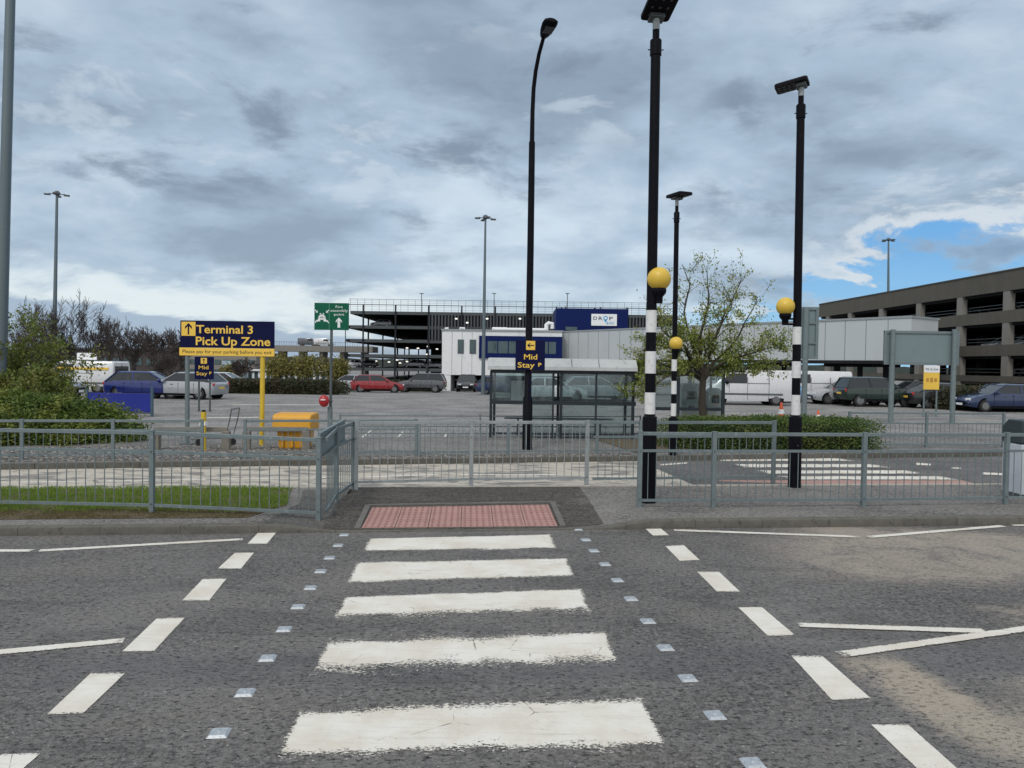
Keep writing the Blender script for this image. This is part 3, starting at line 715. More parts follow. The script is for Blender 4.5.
# low timber vehicle rail in the gravel
wood = mat('weathered_timber', (0.20, 0.185, 0.16), 0.9, var=0.3, scale=4, stretch=(1, 1, 6), bmp=0.5)
def trip_rail(label, a, b, ends=(True, True)):
    t = thing('timber_barrier', a, label, 'barrier', 'low timber vehicle barriers in the gravel'); e = b - a; L = e.length; e.normalize()
    mb = MB(); mb.bar(Vector((0, 0, .46)), e * L + Vector((0, 0, .46)), 0.09, 0.10); mb.build('rail', wood, t, bevel=0.01)
    for k in ([0.04] if ends[0] else []) + ([L - 0.04] if ends[1] else []):
        mb = MB(); mb.box((e.x * k, e.y * k, 0.20), (0.17, 0.17, 0.44), math.atan2(e.y, e.x)); mb.build('post', wood, t, bevel=0.015)
trip_rail('low weathered timber barrier in gravel beside the yellow bollard', far(154, 450), far(228, 450))
trip_rail('low weathered timber barrier in gravel in front of the yellow grit bin', far(245, 449.5), far(308, 449.5))

# ------------------------------------------------------------------ signs
def arrow(mb, cx, cz, y, s, ang, wt_=0.16):
    """block arrow, ang 0 = up, 90 = left"""
    pts = [(-wt_ / 2, -.5), (wt_ / 2, -.5), (wt_ / 2, .22), (.30, -.03), (.30, .18), (0, .5), (-.30, .18), (-.30, -.03), (-wt_ / 2, .22)]
    c, s_ = math.cos(R(ang)), math.sin(R(ang)); o = [((x * c - z * s_) * s + cx, y, (x * s_ + z * c) * s + cz) for x, z in pts]
    mb.add(o, [(0, 1, 2, 8), (2, 3, 4, 5), (8, 2, 5), (8, 5, 6, 7)])
def px_scale(p): return p.y / F
# Terminal 3 sign
base = far(222, 445); Y = base.y; s = Y / F
TL, BR = P(180.5, 320.5, Y), P(275, 348, Y)
t = thing('direction_sign', base, 'wide navy Terminal 3 Pick Up Zone sign with yellow arrow and strip on two posts', 'sign')
lx = lambda px: P(px, 340, Y).x - base.x
lz = lambda py: P(228, py, Y).z - base.z
x0, x1, z1, z0, zs = lx(180.5), lx(274.5), lz(321), lz(348), lz(356)
b1 = MB().box(((x0 + x1) / 2, 0, (z0 + z1) / 2), (x1 - x0, 0.03, z1 - z0)).build('sign_board', navy, t, bevel=0.004)
b2 = MB().box(((x0 + x1) / 2 - .01, -0.002, (zs + z0) / 2 - 0.002), (x1 - x0 + 0.02, 0.036, z0 - zs - 0.004)).build('payment_strip', yel, t, bevel=0.004)
mb = MB(); sq = (z1 - z0) * 0.52; ax = x0 + 0.03 + sq / 2; az_ = z1 - 0.03 - sq / 2
mb.box((ax, -0.017, az_), (sq, 0.004, sq)); mb.build('arrow_panel', yel, b1)
mb = MB(); arrow(mb, ax, az_, -0.0205, sq * 0.82, 0, 0.13); mb.build('arrow', navy, b1)
mb = MB()
text_mb(mb, 'Terminal 3', lx(196.5 + 28.3), lz(329.3), -0.0175, lx(253.5) - lx(196.8), 0.19, 0.018)
text_mb(mb, 'Pick Up Zone', lx(233.3), lz(341), -0.0175, lx(270.5) - lx(196), 0.20, 0.018)
mb.build('lettering', yel, b1)
mb = MB(); text_mb(mb, 'Please pay for your parking before you exit', lx(227.5), lz(351.8), -0.022, lx(272) - lx(183), 0.085, 0.0); mb.build('lettering', navy, b2)
mb = MB(); mb.tube([(lx(186.5), 0.05, -0.05), (lx(186.5), 0.05, lz(325))], 0.052, 12); mb.build('post', galv, t, smooth=True)
mb = MB(); mb.tube([(lx(261.5), 0.05, -0.05), (lx(262.3), 0.05, lz(325))], 0.056, 12); mb.build('post', yel_paint, t, smooth=True)['label'] = 'yellow painted post'
mb = MB(); mb.box((lx(186.5), 0.05, 0.01), (0.3, 0.22, 0.025)); mb.build('base_plate', galv_dark, t)
# fire assembly point
Y = 22.0; base = P(330, 423, Y); base.z = 0.0
t = thing('fire_assembly_sign', base, 'small green fire assembly point sign with white figures and up arrow on one post', 'sign')
lx = lambda px: P(px, 318, Y).x - base.x
lz = lambda py: P(332, py, Y).z - base.z
b1 = MB().box((lx(331.7), 0, lz(316.5)), (lx(349) - lx(314.5), 0.025, lz(303) - lz(330))).build('sign_board', green_s, t, bevel=0.004)
mb = MB()
mb.box((lx(329.3), -0.0135, lz(316.5)), (0.012, 0.003, (lz(303.5) - lz(329.5)))); mb.build('divider', mat('pale_green_line', (0.10, 0.32, 0.2), .5), b1)
mb = MB()
text_mb(mb, 'Fire', lx(339.2), lz(306.7), -0.014, lx(342.6) - lx(335.6), 0.075, 0.0)
text_mb(mb, 'assembly', lx(339.2), lz(310.4), -0.014, lx(347.8) - lx(330.6), 0.075, 0.0)
text_mb(mb, 'point', lx(339.2), lz(314.2), -0.014, lx(344.3) - lx(334.2), 0.075, 0.0)
mb.build('lettering', white_s, b1)
mb = MB(); arrow(mb, lx(339), lz(322.5), -0.014, 0.30, 0, 0.26)
mb.build('arrow', white_s, b1)
mb = MB()
cx, cz = lx(322), lz(316.5)
for dx_, dz_, k in ((0, .03, 1.15), (-.085, -.02, .9), (.085, -.02, .9), (-.045, .075, .8), (.045, .075, .8)):
    n = 10
    mb.add([(cx + dx_ + .026 * k * math.cos(2 * PI * i / n), -.0145, cz + dz_ + .026 * k * math.sin(2 * PI * i / n)) for i in range(n)], [tuple(range(n))])
    mb.add([(cx + dx_ - .042 * k, -.0142, cz + dz_ - .13), (cx + dx_ + .042 * k, -.0142, cz + dz_ - .13), (cx + dx_ + .034 * k, -.0142, cz + dz_ - .035), (cx + dx_ - .034 * k, -.0142, cz + dz_ - .035)], [(0, 1, 2, 3)])
for sx in (-1, 1):
    for sz in (-1, 1): arrow(mb, cx + sx * .165, cz + sz * .15, -.0142, 0.12, {(-1, 1): -135, (1, 1): 135, (-1, -1): -45, (1, -1): 45}[(sx, sz)], 0.22)
mb.build('pictogram', white_s, b1)
mb = MB(); mb.tube([(lx(330.8), 0.04, -0.05), (lx(331.4), 0.04, lz(306))], 0.042, 12); mb.build('post', galv_dark, t, smooth=True)
mb = MB(); mb.tube([(lx(330.4), 0.04, -0.05), (lx(330.4), 0.04, 0.75)], 0.075, 12); mb.build('post_sleeve', galv, t, smooth=True)
# red ball beside the post
rb = P(324, 401, Y - .1); t = thing('red_bell', (rb.x, rb.y, rb.z - 0.2), 'small round red bell hanging on the fire assembly sign post', 'bell')
redm = mat('red_paint', (0.38, 0.015, 0.02), 0.35, var=0.15); MB().ball((0, 0, .2), 0.155, 18, 12, (1, .8, 1.15)).build('bell_body', redm, t, smooth=True)
MB().box((0, -0.1, 0.24), (0.14, 0.09, 0.03)).build('band', white_s, t, bevel=0.004); MB().tube([(0.1, 0.06, .2), (0.24, 0.12, .2)], 0.02, 8).build('bracket', galv_dark, t)
# Mid Stay (far) sign
Y = 30.0; base = P(204, 400, Y); base.z = 0
t = thing('direction_sign', base, 'small navy Mid Stay parking sign with up arrow behind the Terminal 3 sign', 'sign')
lx = lambda px: P(px, 368, Y).x - base.x
lz = lambda py: P(204, py, Y).z - base.z
b1 = MB().box((lx(204.3), 0, lz(368)), (lx(213.7) - lx(194.6), 0.03, lz(357) - lz(379.5))).build('sign_board', navy, t)
mb = MB(); mb.box((lx(204), -0.017, lz(360.8)), (.25, .004, .23)); mb.build('arrow_panel', yel, b1)
mb = MB(); arrow(mb, lx(204), lz(360.8), -0.021, .19, 0, .16); mb.build('arrow', navy, b1)
mb = MB(); text_mb(mb, 'Mid', lx(203.7), lz(367.3), -.018, .40, .15, .008); text_mb(mb, 'Stay', lx(202), lz(373.4), -.018, .44, .15, .008); text_mb(mb, 'P', lx(210.6), lz(373), -.018, .09, .12, .02); mb.build('lettering', yel, b1)
for px in (198.5, 209.5): MB().tube([(lx(px), .05, -.05), (lx(px), .05, lz(360))], .04, 8).build('post', galv_dark, t, smooth=True)
# Mid Stay sign on the lamp post: its own thing
LB = far(527, 449.5); Y = LB.y - 0.14
base = P(530.5, 400, Y); z_at = lambda py: P(530, py, Y).z
t = thing('direction_sign', (base.x, Y, z_at(371)), 'navy Mid Stay parking sign with left arrow mounted on the tall lamp post', 'sign')
lx = lambda px: P(px, 355, Y).x - base.x
lz = lambda py: z_at(py) - z_at(371)
b1 = MB().box((lx(530.3), 0, lz(355.2)), (lx(545) - lx(515.6), 0.03, lz(340.3) - lz(370))).build('sign_board', navy, t, bevel=0.004)
mb = MB(); mb.box((lx(530.5), -0.017, lz(345.4)), (lx(535) - lx(526), 0.004, lx(535) - lx(526))); mb.build('arrow_panel', yel, b1)
mb = MB(); arrow(mb, lx(530.5), lz(345.4), -0.021, .165, 90, .14); mb.build('arrow', navy, b1)
mb = MB(); text_mb(mb, 'Mid', lx(530.6), lz(356.7), -.0175, lx(537.2) - lx(524), .125, .012); text_mb(mb, 'Stay', lx(526.3), lz(364.9), -.0175, lx(534.7) - lx(517.8), .125, .012)
text_mb(mb, 'P', lx(540), lz(364.5), -.0175, .075, .085, .03); mb.build('lettering', yel, b1)
mb = MB(); mb.box((lx(530.3), .07, lz(349)), (.12, .10, .05)); mb.box((lx(530.3), .07, lz(362)), (.12, .10, .05)); mb.build('clamp', galv_dark, t)
# stickers on the lamp column
for nm, y0, y1, m_, lab in (('pole_notice', 378, 385.5, white_s, 'small white notice strapped to the tall lamp post under the Mid Stay sign'),
                       ('pole_notice', 386, 393, yel, 'upper small yellow notice strapped to the tall lamp post'),
                       ('pole_notice', 393.5, 397, white_s, 'narrow white notice between the two yellow ones on the lamp post'),
                       ('pole_notice', 397.5, 402, yel, 'lower small yellow notice strapped to the tall lamp post')):
    c = P(529.5, (y0 + y1) / 2, Y + .02); hh = (y1 - y0) * Y / F
    o = MB().box((0, 0, 0), (.135, .012, hh)).build(nm, m_, origin=c); tag(o, lab, 'notice', 'notices on the lamp post')
    tx = MB()
    for k in range(3 if hh > .15 else 2): tx.box((0, -.008, hh * (.25 - .25 * k)), (.09, .003, hh * .09))
    tx.build('printed_lines', navy, o)

# ------------------------------------------------------------------ street lamps and masts
def leanx(px_top, py_top, Y, base):  # residual lean in metres at the top
    return P(px_top, py_top, Y).x - base.x
t = thing('street_lamp', LB, 'tall black lamp post with bent arm rising beside the glass shelter', 'lamp post')
Y = LB.y; pt = lambda px, py: P(px, py, Y) - LB
mb = MB(); mb.tube([(0, 0, -.05), (0, 0, 1.2), (0, 0, 1.25), pt(530.5, 250), pt(532, 142)], [.115, .115, .085, .078, .072], 14); mb.build('pole', black, t, smooth=True)
top = [pt(532, 142), pt(532.5, 112), pt(533.5, 90), pt(535.5, 74), pt(538.5, 60), pt(543, 46)]
for i, q in enumerate(top): q.y -= 0.06 * i * i * 0.35
mb = MB(); mb.tube(top, [.055, .05, .048, .046, .044, .042], 12); mb.build('arm', black, t, smooth=True)
mb = MB(); hd = top[-1]; u = (Vector((0.22, -0.75, 0.20))).normalized()
M_ = Matrix((Vector((1, 0, 0)), Vector((0, 1, 0)), Vector((0, 0, 1)))).transposed()
ring = []
prof = [(-.04, .07, .05), (.05, .11, .075), (.2, .15, .09), (.4, .175, .09), (.5, .16, .07), (.54, .10, .045)]
sx_ = u.cross(Vector((0, 0, 1))).normalized(); up_ = sx_.cross(u)
vs = []; fs = []
for (d_, w_, h_) in prof:
    for k in range(12):
        a = 2 * PI * k / 12; vs.append(hd + u * d_ + sx_ * (w_ * math.cos(a)) + up_ * (h_ * math.sin(a)))
for i in range(len(prof) - 1):
    for k in range(12): fs.append((i * 12 + k, i * 12 + (k + 1) % 12, (i + 1) * 12 + (k + 1) % 12, (i + 1) * 12 + k))
fs.append(tuple(range(11, -1, -1))); fs.append(tuple(len(vs) - 12 + k for k in range(12)))
hdo = MB().add(vs, fs).build('lamp_head', black, t, smooth=True)
mb = MB(); mb.bar(hd + u * .2 - up_ * .088, hd + u * .42 - up_ * .088, .2, .02, up=up_); mb.build('lens', mat('smoked_lens', (.03, .03, .035), .3), hdo)

def mast(name_label, px, pyb, px_top, py_top, Y, r0, r1, zb=None, heads=4, hs=1.0):
    b_ = P(px, pyb, Y); z0 = GH(Y) if zb is None else zb; b_.z = z0
    tp = P(px_top, py_top, Y) - b_
    t = thing('floodlight_mast', b_, name_label, 'light mast', 'tall floodlight masts')
    mb = MB(); mb.tube([(0, 0, -.2), tp * .33, tp * .66, tp], [r0, r0 * .8 + r1 * .2, r0 * .4 + r1 * .6, r1], 10); mb.build('pole', mast_m, t, smooth=True)
    if heads:
        mb = MB(); mb.lathe(tp, [(.10 * hs, -.2 * hs), (.34 * hs, -.05 * hs), (.36 * hs, .12 * hs), (.2 * hs, .35 * hs)], 10); mb.build('crown', galv_dark, t)
        for k in range(heads):
            a = 2 * PI * k / heads + 0.35
            dv = Vector((math.cos(a), math.sin(a), 0)); c = tp + dv * .85 * hs
            mb = MB(); mb.tube([tp + Vector((0, 0, -.05)), c + Vector((0, 0, .02))], .05 * hs, 5)
            mb.build('bracket', galv_dark, t)
            mb = MB(); mb.box(c + dv * .15 * hs + Vector((0, 0, -.1 * hs)), (.62 * hs, .42 * hs, .16 * hs), a, ); mb.build('floodlight', galv_dark, t, bevel=.03 * hs)
    return t
mast_m = mat('grey_mast', (0.12, 0.155, 0.17), 0.5, metal=.3, var=.1, scale=1)
mast_p = mast_m
mast('tall grey mast with ring of floodlights rising over the bare trees at left', 53.5, 385, 57, 194, 70, .20, .11, hs=.80)
mast('slim pale mast with floodlights in front of the white terminal building', 483, 388, 485.5, 218, 56, .15, .07, hs=.62)
mast('mast with floodlights standing on the roof of the concrete car park', 888.5, 300, 888.5, 240, 92, .16, .09, zb=9.3, hs=.72)
mast('thick grey mast cut off by the left edge of the picture', -1.5, 400, 12, -60, 20, .15, .11, heads=0)
for px in (421.5, 494, 567.3):
    pass

# ------------------------------------------------------------------ banded crossing posts with solar lamps
globe_m, nt_, b_ = newmat('amber_globe'); n_ = nt_.noise(tc(nt_), 3, 4)
nt_.put(b_.inputs['Base Color'], nt_.mix(n_, (0.60, 0.39, 0.035), (0.72, 0.51, 0.08))); b_.inputs['Roughness'].default_value = 0.42
b_.inputs['Subsurface Weight'].default_value = 0.25; b_.inputs['Subsurface Radius'].default_value = (0.05, 0.03, 0.01)
solar_m, nt_, b_ = newmat('solar_cells')
v_ = tc(nt_); br_ = nt_.new('ShaderNodeTexBrick'); nt_.put(br_.inputs['Vector'], v_); br_.inputs['Scale'].default_value = 9; br_.offset = 0
nt_.put(br_.inputs['Color1'], (.012, .014, .03, 1)); nt_.put(br_.inputs['Color2'], (.016, .018, .04, 1)); nt_.put(br_.inputs['Mortar'], (.06, .06, .07, 1)); nt_.put(b_.inputs['Base Color'], br_.outputs['Color']); b_.inputs['Roughness'].default_value = .3
def beacon_post(label, base, top_px, top_py, globe, gr, bands, r, rb_, pan, sleeve_top, col_y=None):
    Y = base.y; t = thing('beacon_post', base, label, 'beacon', 'banded crossing posts with amber globes')
    tp = P(top_px, top_py, Y) - base; ax_ = tp / tp.z
    at = lambda z: ax_ * z
    zof = lambda py: P(top_px, py, Y).z - base.z
    hs_ = zof(sleeve_top)
    mb = MB(); mb.tube([(0, 0, -.03), at(.02), at(hs_ - .03), at(hs_), at(hs_ + .02)], [rb_ * 1.04, rb_, rb_, rb_ * .97, r], 18); mb.build('base_sleeve', black, t, smooth=True)
    zt = tp.z - 0.32
    MB().box((0.0, -rb_ * .93, hs_ * .45), (rb_ * 1.0, rb_ * .25, hs_ * .38)).build('access_door', black, t, bevel=.006)
    MB().tube([(0.0, -rb_ * 1.0, hs_ * .60), (0.0, -rb_ * 1.09, hs_ * .60)], .010, 6).build('door_lock', galv_dark, t)
    mb = MB(); mb.tube([at(hs_), at(zt * .6), at(zt - .25)], [r, r * .97, r * .93], 16); mb.build('pole', black, t, smooth=True)
    mb = MB(); mb.tube([at(zt - .25), at(zt - .24), at(zt - .03), at(zt)], [r * .96, r * 1.10, r * 1.10, r * .7], 16)
    for sx in (-1, 1): mb.tube([at(zt - .16) + Vector((sx * r * .9, 0, 0)), at(zt - .16) + Vector((sx * (r * 1.1 + .03), 0, 0))], .008, 5)
    mb.build('collar', black, t, smooth=True)
    for (a, b) in bands:
        za, zb = zof(a), zof(b)
        mb = MB(); mb.tube([at(zb), at(za)], [r * 1.045, r * 1.04], 18); mb.build('white_band', white, t, smooth=True)
    # globe on its bracket
    gx, gy = globe; g_ = P(gx, gy, Y - .05) - base; rr = gr * Y / F
    mb = MB(); mb.ball(g_, rr, 28, 18); mb.build('amber_globe', globe_m, t, smooth=True)
    mb = MB(); mb.lathe(g_, [(rr * .34, -rr * 2.05), (rr * .36, -rr * 1.5), (rr * .6, -rr * 1.22), (rr * .66, -rr * .98), (rr * .62, -rr * .78)], 14)
    for zz in (-rr * 1.35, -rr * 1.95): mb.bar(at(g_.z + zz), g_ + Vector((0, 0, zz)), .035, .03)
    mb.build('globe_holder', black, t, smooth=True)
    # solar lamp
    spig = at(zt)
    mb = MB(); mb.tube([spig - Vector((0, 0, .02)), at(zt + .13)], r * .66, 12); mb.build('spigot', black, t, smooth=True)
    mb = MB(); mb.tube([at(zt + .12), at(zt + .28)], r * .68, 12); mb.build('pale_neck', galv_pale, t, smooth=True)
    yaw, tilt, w_, l_, off = pan
    Mr = Matrix.Rotation(yaw, 3, 'Z') @ Matrix.Rotation(tilt, 3, 'X')
    c = at(zt + .31) + Mr @ Vector((0, off, .03))
    # rounded-corner plate
    def plate(w_, l_, th, zc, rad=.05):
        pts = []
        for (sx, sy, a0) in ((1, 1, 0), (-1, 1, 90), (-1, -1, 180), (1, -1, 270)):
            for k in range(4):
                a = R(a0 + 30 * k); pts.append((sx * (w_ / 2 - rad) + rad * math.cos(a), sy * (l_ / 2 - rad) + rad * math.sin(a)))
        n = len(pts); vs = [c + Mr @ Vector((x, y, zc - th / 2)) for x, y in pts] + [c + Mr @ Vector((x, y, zc + th / 2)) for x, y in pts]
        return MB().add(vs, [tuple(range(n - 1, -1, -1)), tuple(range(n, 2 * n))] + [(i, (i + 1) % n, n + (i + 1) % n, n + i) for i in range(n)])
    h_ = plate(w_, l_, .045, 0).build('lamp_head', black, t, smooth=False)
    plate(w_ * .97, l_ * .97, .012, .030).build('solar_panel', solar_m, h_)
    mb = MB()
    for i in range(3):
        for j in range(6):
            q_ = Vector(((i - 1) * w_ * .27, (j - 2.5) * l_ * .15, -.026)); mb.box(c + Mr @ q_, (.035, .035, .01), m=Mr)
    mb.build('led_lens', mat('led_lens', (.05, .05, .06), .2), h_)
    mb = MB(); mb.box(at(zt + .31) + Mr @ Vector((0, 0, -.02)), (.22, .16, .06), m=Mr); mb.build('mount', galv_dark, h_, bevel=.01)
    return t
BA = isl(648.3, 503); BC = isl(794.3, 487.5); BB = far(672.8, 455.5)
beacon_post('nearest thick black and white banded post with amber globe, behind the right guard rail', BA, 656.3, 16, (659, 279), 11.7,
            ((310.5, 332.5), (351.5, 373.5), (392.5, 414)), .076, .105, (R(188), R(15), .42, 1.0, .40), 417)
beacon_post('thin distant banded post with small amber globe standing between the shelters', BB, 677, 197, (676, 343.5), 6.7,
            ((359.5, 371), (381, 394), (403.5, 416)), .058, .10, (R(200), R(-2), .34, .60, .08), 418)
beacon_post('banded post right of the young tree with its lamp plate pointing left', BC, 801.3, 84, (785.5, 306.5), 9,
            ((327, 344.5), (361.5, 378), (395, 415)), .068, .105, (R(62), R(-8), .38, .52, .14), 417)
# ------------------------------------------------------------------ plants
def leaf_cloud(pts, size, name, material, parent, jitter=0.0, aspect=1.7, up=0.0, tri=False):
    """many single leaf faces, each with its own tilt"""
    pts = np.asarray(pts, float); n = len(pts)
    a = nrng.normal(size=(n, 3)); a[:, 2] = a[:, 2] * (1 - up) + up * np.abs(a[:, 2]); a /= np.linalg.norm(a, axis=1)[:, None]
    b = nrng.normal(size=(n, 3)); b -= a * (a * b).sum(1)[:, None]; b /= np.linalg.norm(b, axis=1)[:, None]
    s = size * nrng.uniform(0.55, 1.3, n)[:, None]
    if jitter: pts = pts + nrng.normal(size=(n, 3)) * jitter
    p0 = pts; p1 = pts + a * s * aspect * .5 + b * s * .5; p2 = pts + a * s * aspect; p3 = pts + a * s * aspect * .5 - b * s * .5
    if tri: V = np.stack([p0 - b * s * .3, p0 + b * s * .3, p2], 1).reshape(-1, 3); k = 3
    else: V = np.stack([p0, p1, p2, p3], 1).reshape(-1, 3); k = 4
    me = bpy.data.meshes.new(name); me.from_pydata(V.tolist(), [], np.arange(n * k).reshape(n, k).tolist()); me.materials.append(material)
    o = bpy.data.objects.new(name, me); COL.objects.link(o)
    if parent is not None: o.parent = parent
    return o
def grow(rg, mb, tips, p, d, L, r, depth, segs=4, spread=0.6, kids=(2, 4), up=0.12, shrink=.72, wob=.16, sides=5, minr=.003, taper=.62, every=None, droop=0.0):
    pts = [p]; rad = [r]; q = p.copy(); dr = d.copy()
    for i in range(segs):
        dr = (dr + Vector((rg.gauss(0, wob), rg.gauss(0, wob), rg.gauss(0, wob) + up - droop))).normalized()
        q = q + dr * L / segs; pts.append(q.copy()); rad.append(max(minr, r * (1 - (1 - taper) * (i + 1) / segs)))
    mb.tube(pts, rad, max(3, sides), cap=False)
    if every is not None and depth <= every:
        for a, b in zip(pts[:-1], pts[1:]): tips.append(a.lerp(b, rg.random()))
    if depth == 0: tips.append(pts[-1]); return
    for k in range(rg.randint(*kids)):
        i = rg.choice(range(max(1, segs // 2), segs + 1)) if k else segs
        b = pts[i]; ax = dr.cross(Vector((rg.gauss(0, 1), rg.gauss(0, 1), rg.gauss(0, 1)))).normalized()
        nd = (Matrix.Rotation(spread * rg.uniform(.5, 1.3), 3, ax) @ dr).normalized()
        grow(rg, mb, tips, b, nd, L * shrink * rg.uniform(.75, 1.2), max(minr, rad[i] * .72), depth - 1, segs, spread, kids, up, shrink, wob, max(3, sides - 1), minr, taper, every, droop)

# young tree by the crossing
tb = P(703, 412, 20.5); tb.z = 0.1
t = thing('young_tree', tb, 'small airy tree with new yellow-green leaves growing behind the clipped hedge', 'tree')
rg = random.Random(5); s_ = 20.5 / F
limb = []
mb = MB(); mb.tube([(0, 0, -.1), (0.02, 0, .5), (-.03, 0, 1.0), (-.02, .0, 1.74)], [.135, .115, .10, .085], 10, cap=False); mb.build('trunk', bark, t, smooth=True)
crown = MB(); tips = []
def seg_to(px, py, dy=0): q = P(px, py, 20.5 + dy) - tb; return q
limbs = [([(703, 378), (700, 350), (704, 322), (709, 296), (707, 268)], .06, 0.0), ([(703, 376), (690, 356), (676, 340), (662, 330), (654, 300)], .05, -.4),
         ([(703, 378), (714, 362), (730, 348), (745, 322), (758, 296)], .055, .3), ([(704, 380), (722, 364), (742, 356), (762, 350), (778, 346)], .05, -.3),
         ([(703, 382), (690, 372), (668, 366), (650, 362), (636, 366)], .045, .4), ([(703, 374), (712, 345), (724, 315), (737, 290), (741, 276)], .045, .6),
         ([(702, 374), (692, 345), (684, 312), (690, 285), (682, 264)], .045, .5), ([(703, 374), (706, 350), (718, 330), (732, 305), (722, 284)], .04, -.7),
         ([(704, 378), (720, 366), (736, 372), (752, 366), (770, 372)], .035, .6), ([(702, 378), (686, 368), (664, 378), (648, 392), (640, 398)], .035, -.6), ([(702, 380), (686, 352), (668, 348), (652, 345), (641, 352)], .035, 0.2)]
for pl, r0, dy in limbs:
    pts = [seg_to(x, y, dy * i / 4) for i, (x, y) in enumerate(pl)]
    sm = [pts[0]]
    for a, b in zip(pts[:-1], pts[1:]): sm += [a.lerp(b, .5) + Vector((rg.gauss(0, .03), rg.gauss(0, .04), rg.gauss(0, .03))), b]
    rad = [r0 * (1 - .85 * i / (len(sm) - 1)) for i in range(len(sm))]
    crown.tube(sm, rad, 6, cap=False)
    for i in range(2, len(sm)):
        for k in range(2 if i < 5 else 3):
            dd0 = (sm[i] - sm[i - 1]).normalized(); v_r = Vector((rg.gauss(0, 1), rg.gauss(0, 1), rg.gauss(0, .8))).normalized()
            nd = (dd0 * .5 + v_r * .9 + Vector((0, 0, .15))).normalized()
            grow(rg, crown, tips, sm[i - 1].lerp(sm[i], rg.random()), nd, rg.uniform(.20, .44), max(.006, rad[i] * .45), 2, 3, .7, (1, 3), .08, .75, .2, 4, .0035, .5, every=2)
crown.build('limbs', bark, t)
lp = []
for q in tips:
    hgt = q.z; n = 5 if hgt < 3.0 else (3 if hgt < 3.6 else 1)
    if hgt < 1.65 and abs(q.x) < .9: continue
    if hgt < 1.0: continue
    for k in range(n): lp.append((q.x + rg.gauss(0, .06), q.y + rg.gauss(0, .06), q.z + rg.gauss(0, .05)))
leaf_cloud(lp, .040, 'foliage', leaf_tree, t)

# clipped hedge bed on the right: many small leaves over a dark twiggy core
def mound(name, label, cat, c, rx, ry, h, n, leaf, material, rz=0.0, box=0.6, noise_amp=.12, seed=1, parts=('foliage', 'core'), spiky=0, group=None):
    t = thing(name, c, label, cat, group, rz)
    core = MB(); N, M = 40, 12; vs = []
    def surf(a, e, k=1.0):
        ca, sa = math.cos(a), math.sin(a); ce, se = math.cos(e), math.sin(e)
        pw = lambda x, p: math.copysign(abs(x) ** p, x)
        x = rx * pw(ca, box) * pw(ce, box); y = ry * pw(sa, box) * pw(ce, box); z = h * pw(se, box * .9)
        nz = mnoise.noise(Vector((x * 1.1 + seed, y * 1.1, z * 1.6))) * 1.1 + mnoise.noise(Vector((x * 3 + seed, y * 3, z * 3))) * .6
        f = k * (1 + noise_amp * nz); return (x * f, y * f, max(0.0, z * f))
    for j in range(M + 1):
        for i in range(N): vs.append(surf(2 * PI * i / N, PI / 2 * j / M, .86))
    fs = [(j * N + i, j * N + (i + 1) % N, (j + 1) * N + (i + 1) % N, (j + 1) * N + i) for j in range(M) for i in range(N)]
    core.add(vs, fs).build('core', mat('hedge_inside', (0.012, 0.017, 0.006), 1.0, var=.3), t)
    rr = random.Random(seed); pts = []; ar = []
    for f in fs:
        a_, b_, c_, d_ = [Vector(vs[q]) for q in f]; ar.append(((c_ - a_).cross(d_ - b_)).length / 2 + 1e-9)
    cum = np.cumsum(ar); pick = np.searchsorted(cum, nrng.uniform(0, cum[-1], n))
    for k in pick:
        a_, b_, c_, d_ = [Vector(vs[q]) for q in fs[int(k)]]; s1, s2 = rr.random(), rr.random()
        q = a_.lerp(b_, s1).lerp(d_.lerp(c_, s1), s2) * (rr.uniform(.98, 1.2) + (rr.random() ** 7) * .12); pts.append((q.x, q.y, q.z + .01))
    leaf_cloud(pts, leaf, 'foliage', material, t, up=.5, aspect=2.3 if spiky else 1.6)
    return t
hy = 18.6
c0 = P(767, 446, hy); c0.z = .10
mound('clipped_hedge', 'long low green hedge behind the right guard rail at the foot of the tree', 'hedge', (c0.x, hy, .1), (P(877, 440, hy).x - P(657, 440, hy).x) / 2, .85, .72, 26000, .034, leaf_hedge, R(6), .35, .07, 3)
c0 = P(30, 455, 17.4)
mound('spreading_conifer', 'low wide spreading green conifer behind the far left guard rail', 'shrub', (P(12, 440, 17.6).x, 18.0, .05), P(137, 440, 17.6).x - P(12, 440, 17.6).x, 1.6, 1.16, 30000, .042, leaf_junip, R(3), 1.15, .16, 9, spiky=1)

# leafy tree at the far left edge
tb = P(-2, 405, 20.5); tb.z = 0.0
t = thing('drooping_tree', tb, 'untidy green tree with arching branches at the left edge beside the grey mast', 'tree')
rg = random.Random(21); mb = MB(); tips = []
mb2 = MB(); mb2.tube([(0, 0, -.1), (.03, 0, .6), (.0, .05, 1.1)], [.13, .10, .085], 9, cap=False); mb2.build('trunk', bark, t, smooth=True)
for k in range(34):
    a = rg.uniform(-2.2, 2.6); d_ = Vector((math.cos(a) * .8 + .25, math.sin(a) * .6, rg.uniform(.5, 1.5))).normalized()
    grow(rg, mb, tips, Vector((rg.gauss(0, .05), 0, rg.uniform(.5, 1.15))), d_, rg.uniform(.85, 1.45), .035, 3, 4, .5, (2, 3), .0, .62, .16, 5, .004, .5, every=2, droop=.09)
mb.build('limbs', bark, t)
lp = [(q.x + rg.gauss(0, .08), q.y + rg.gauss(0, .08), q.z + rg.gauss(0, .08)) for q in tips for _ in range(4) if q.z > .3]
leaf_cloud(lp, .05, 'foliage', leaf_left, t, aspect=2.0)

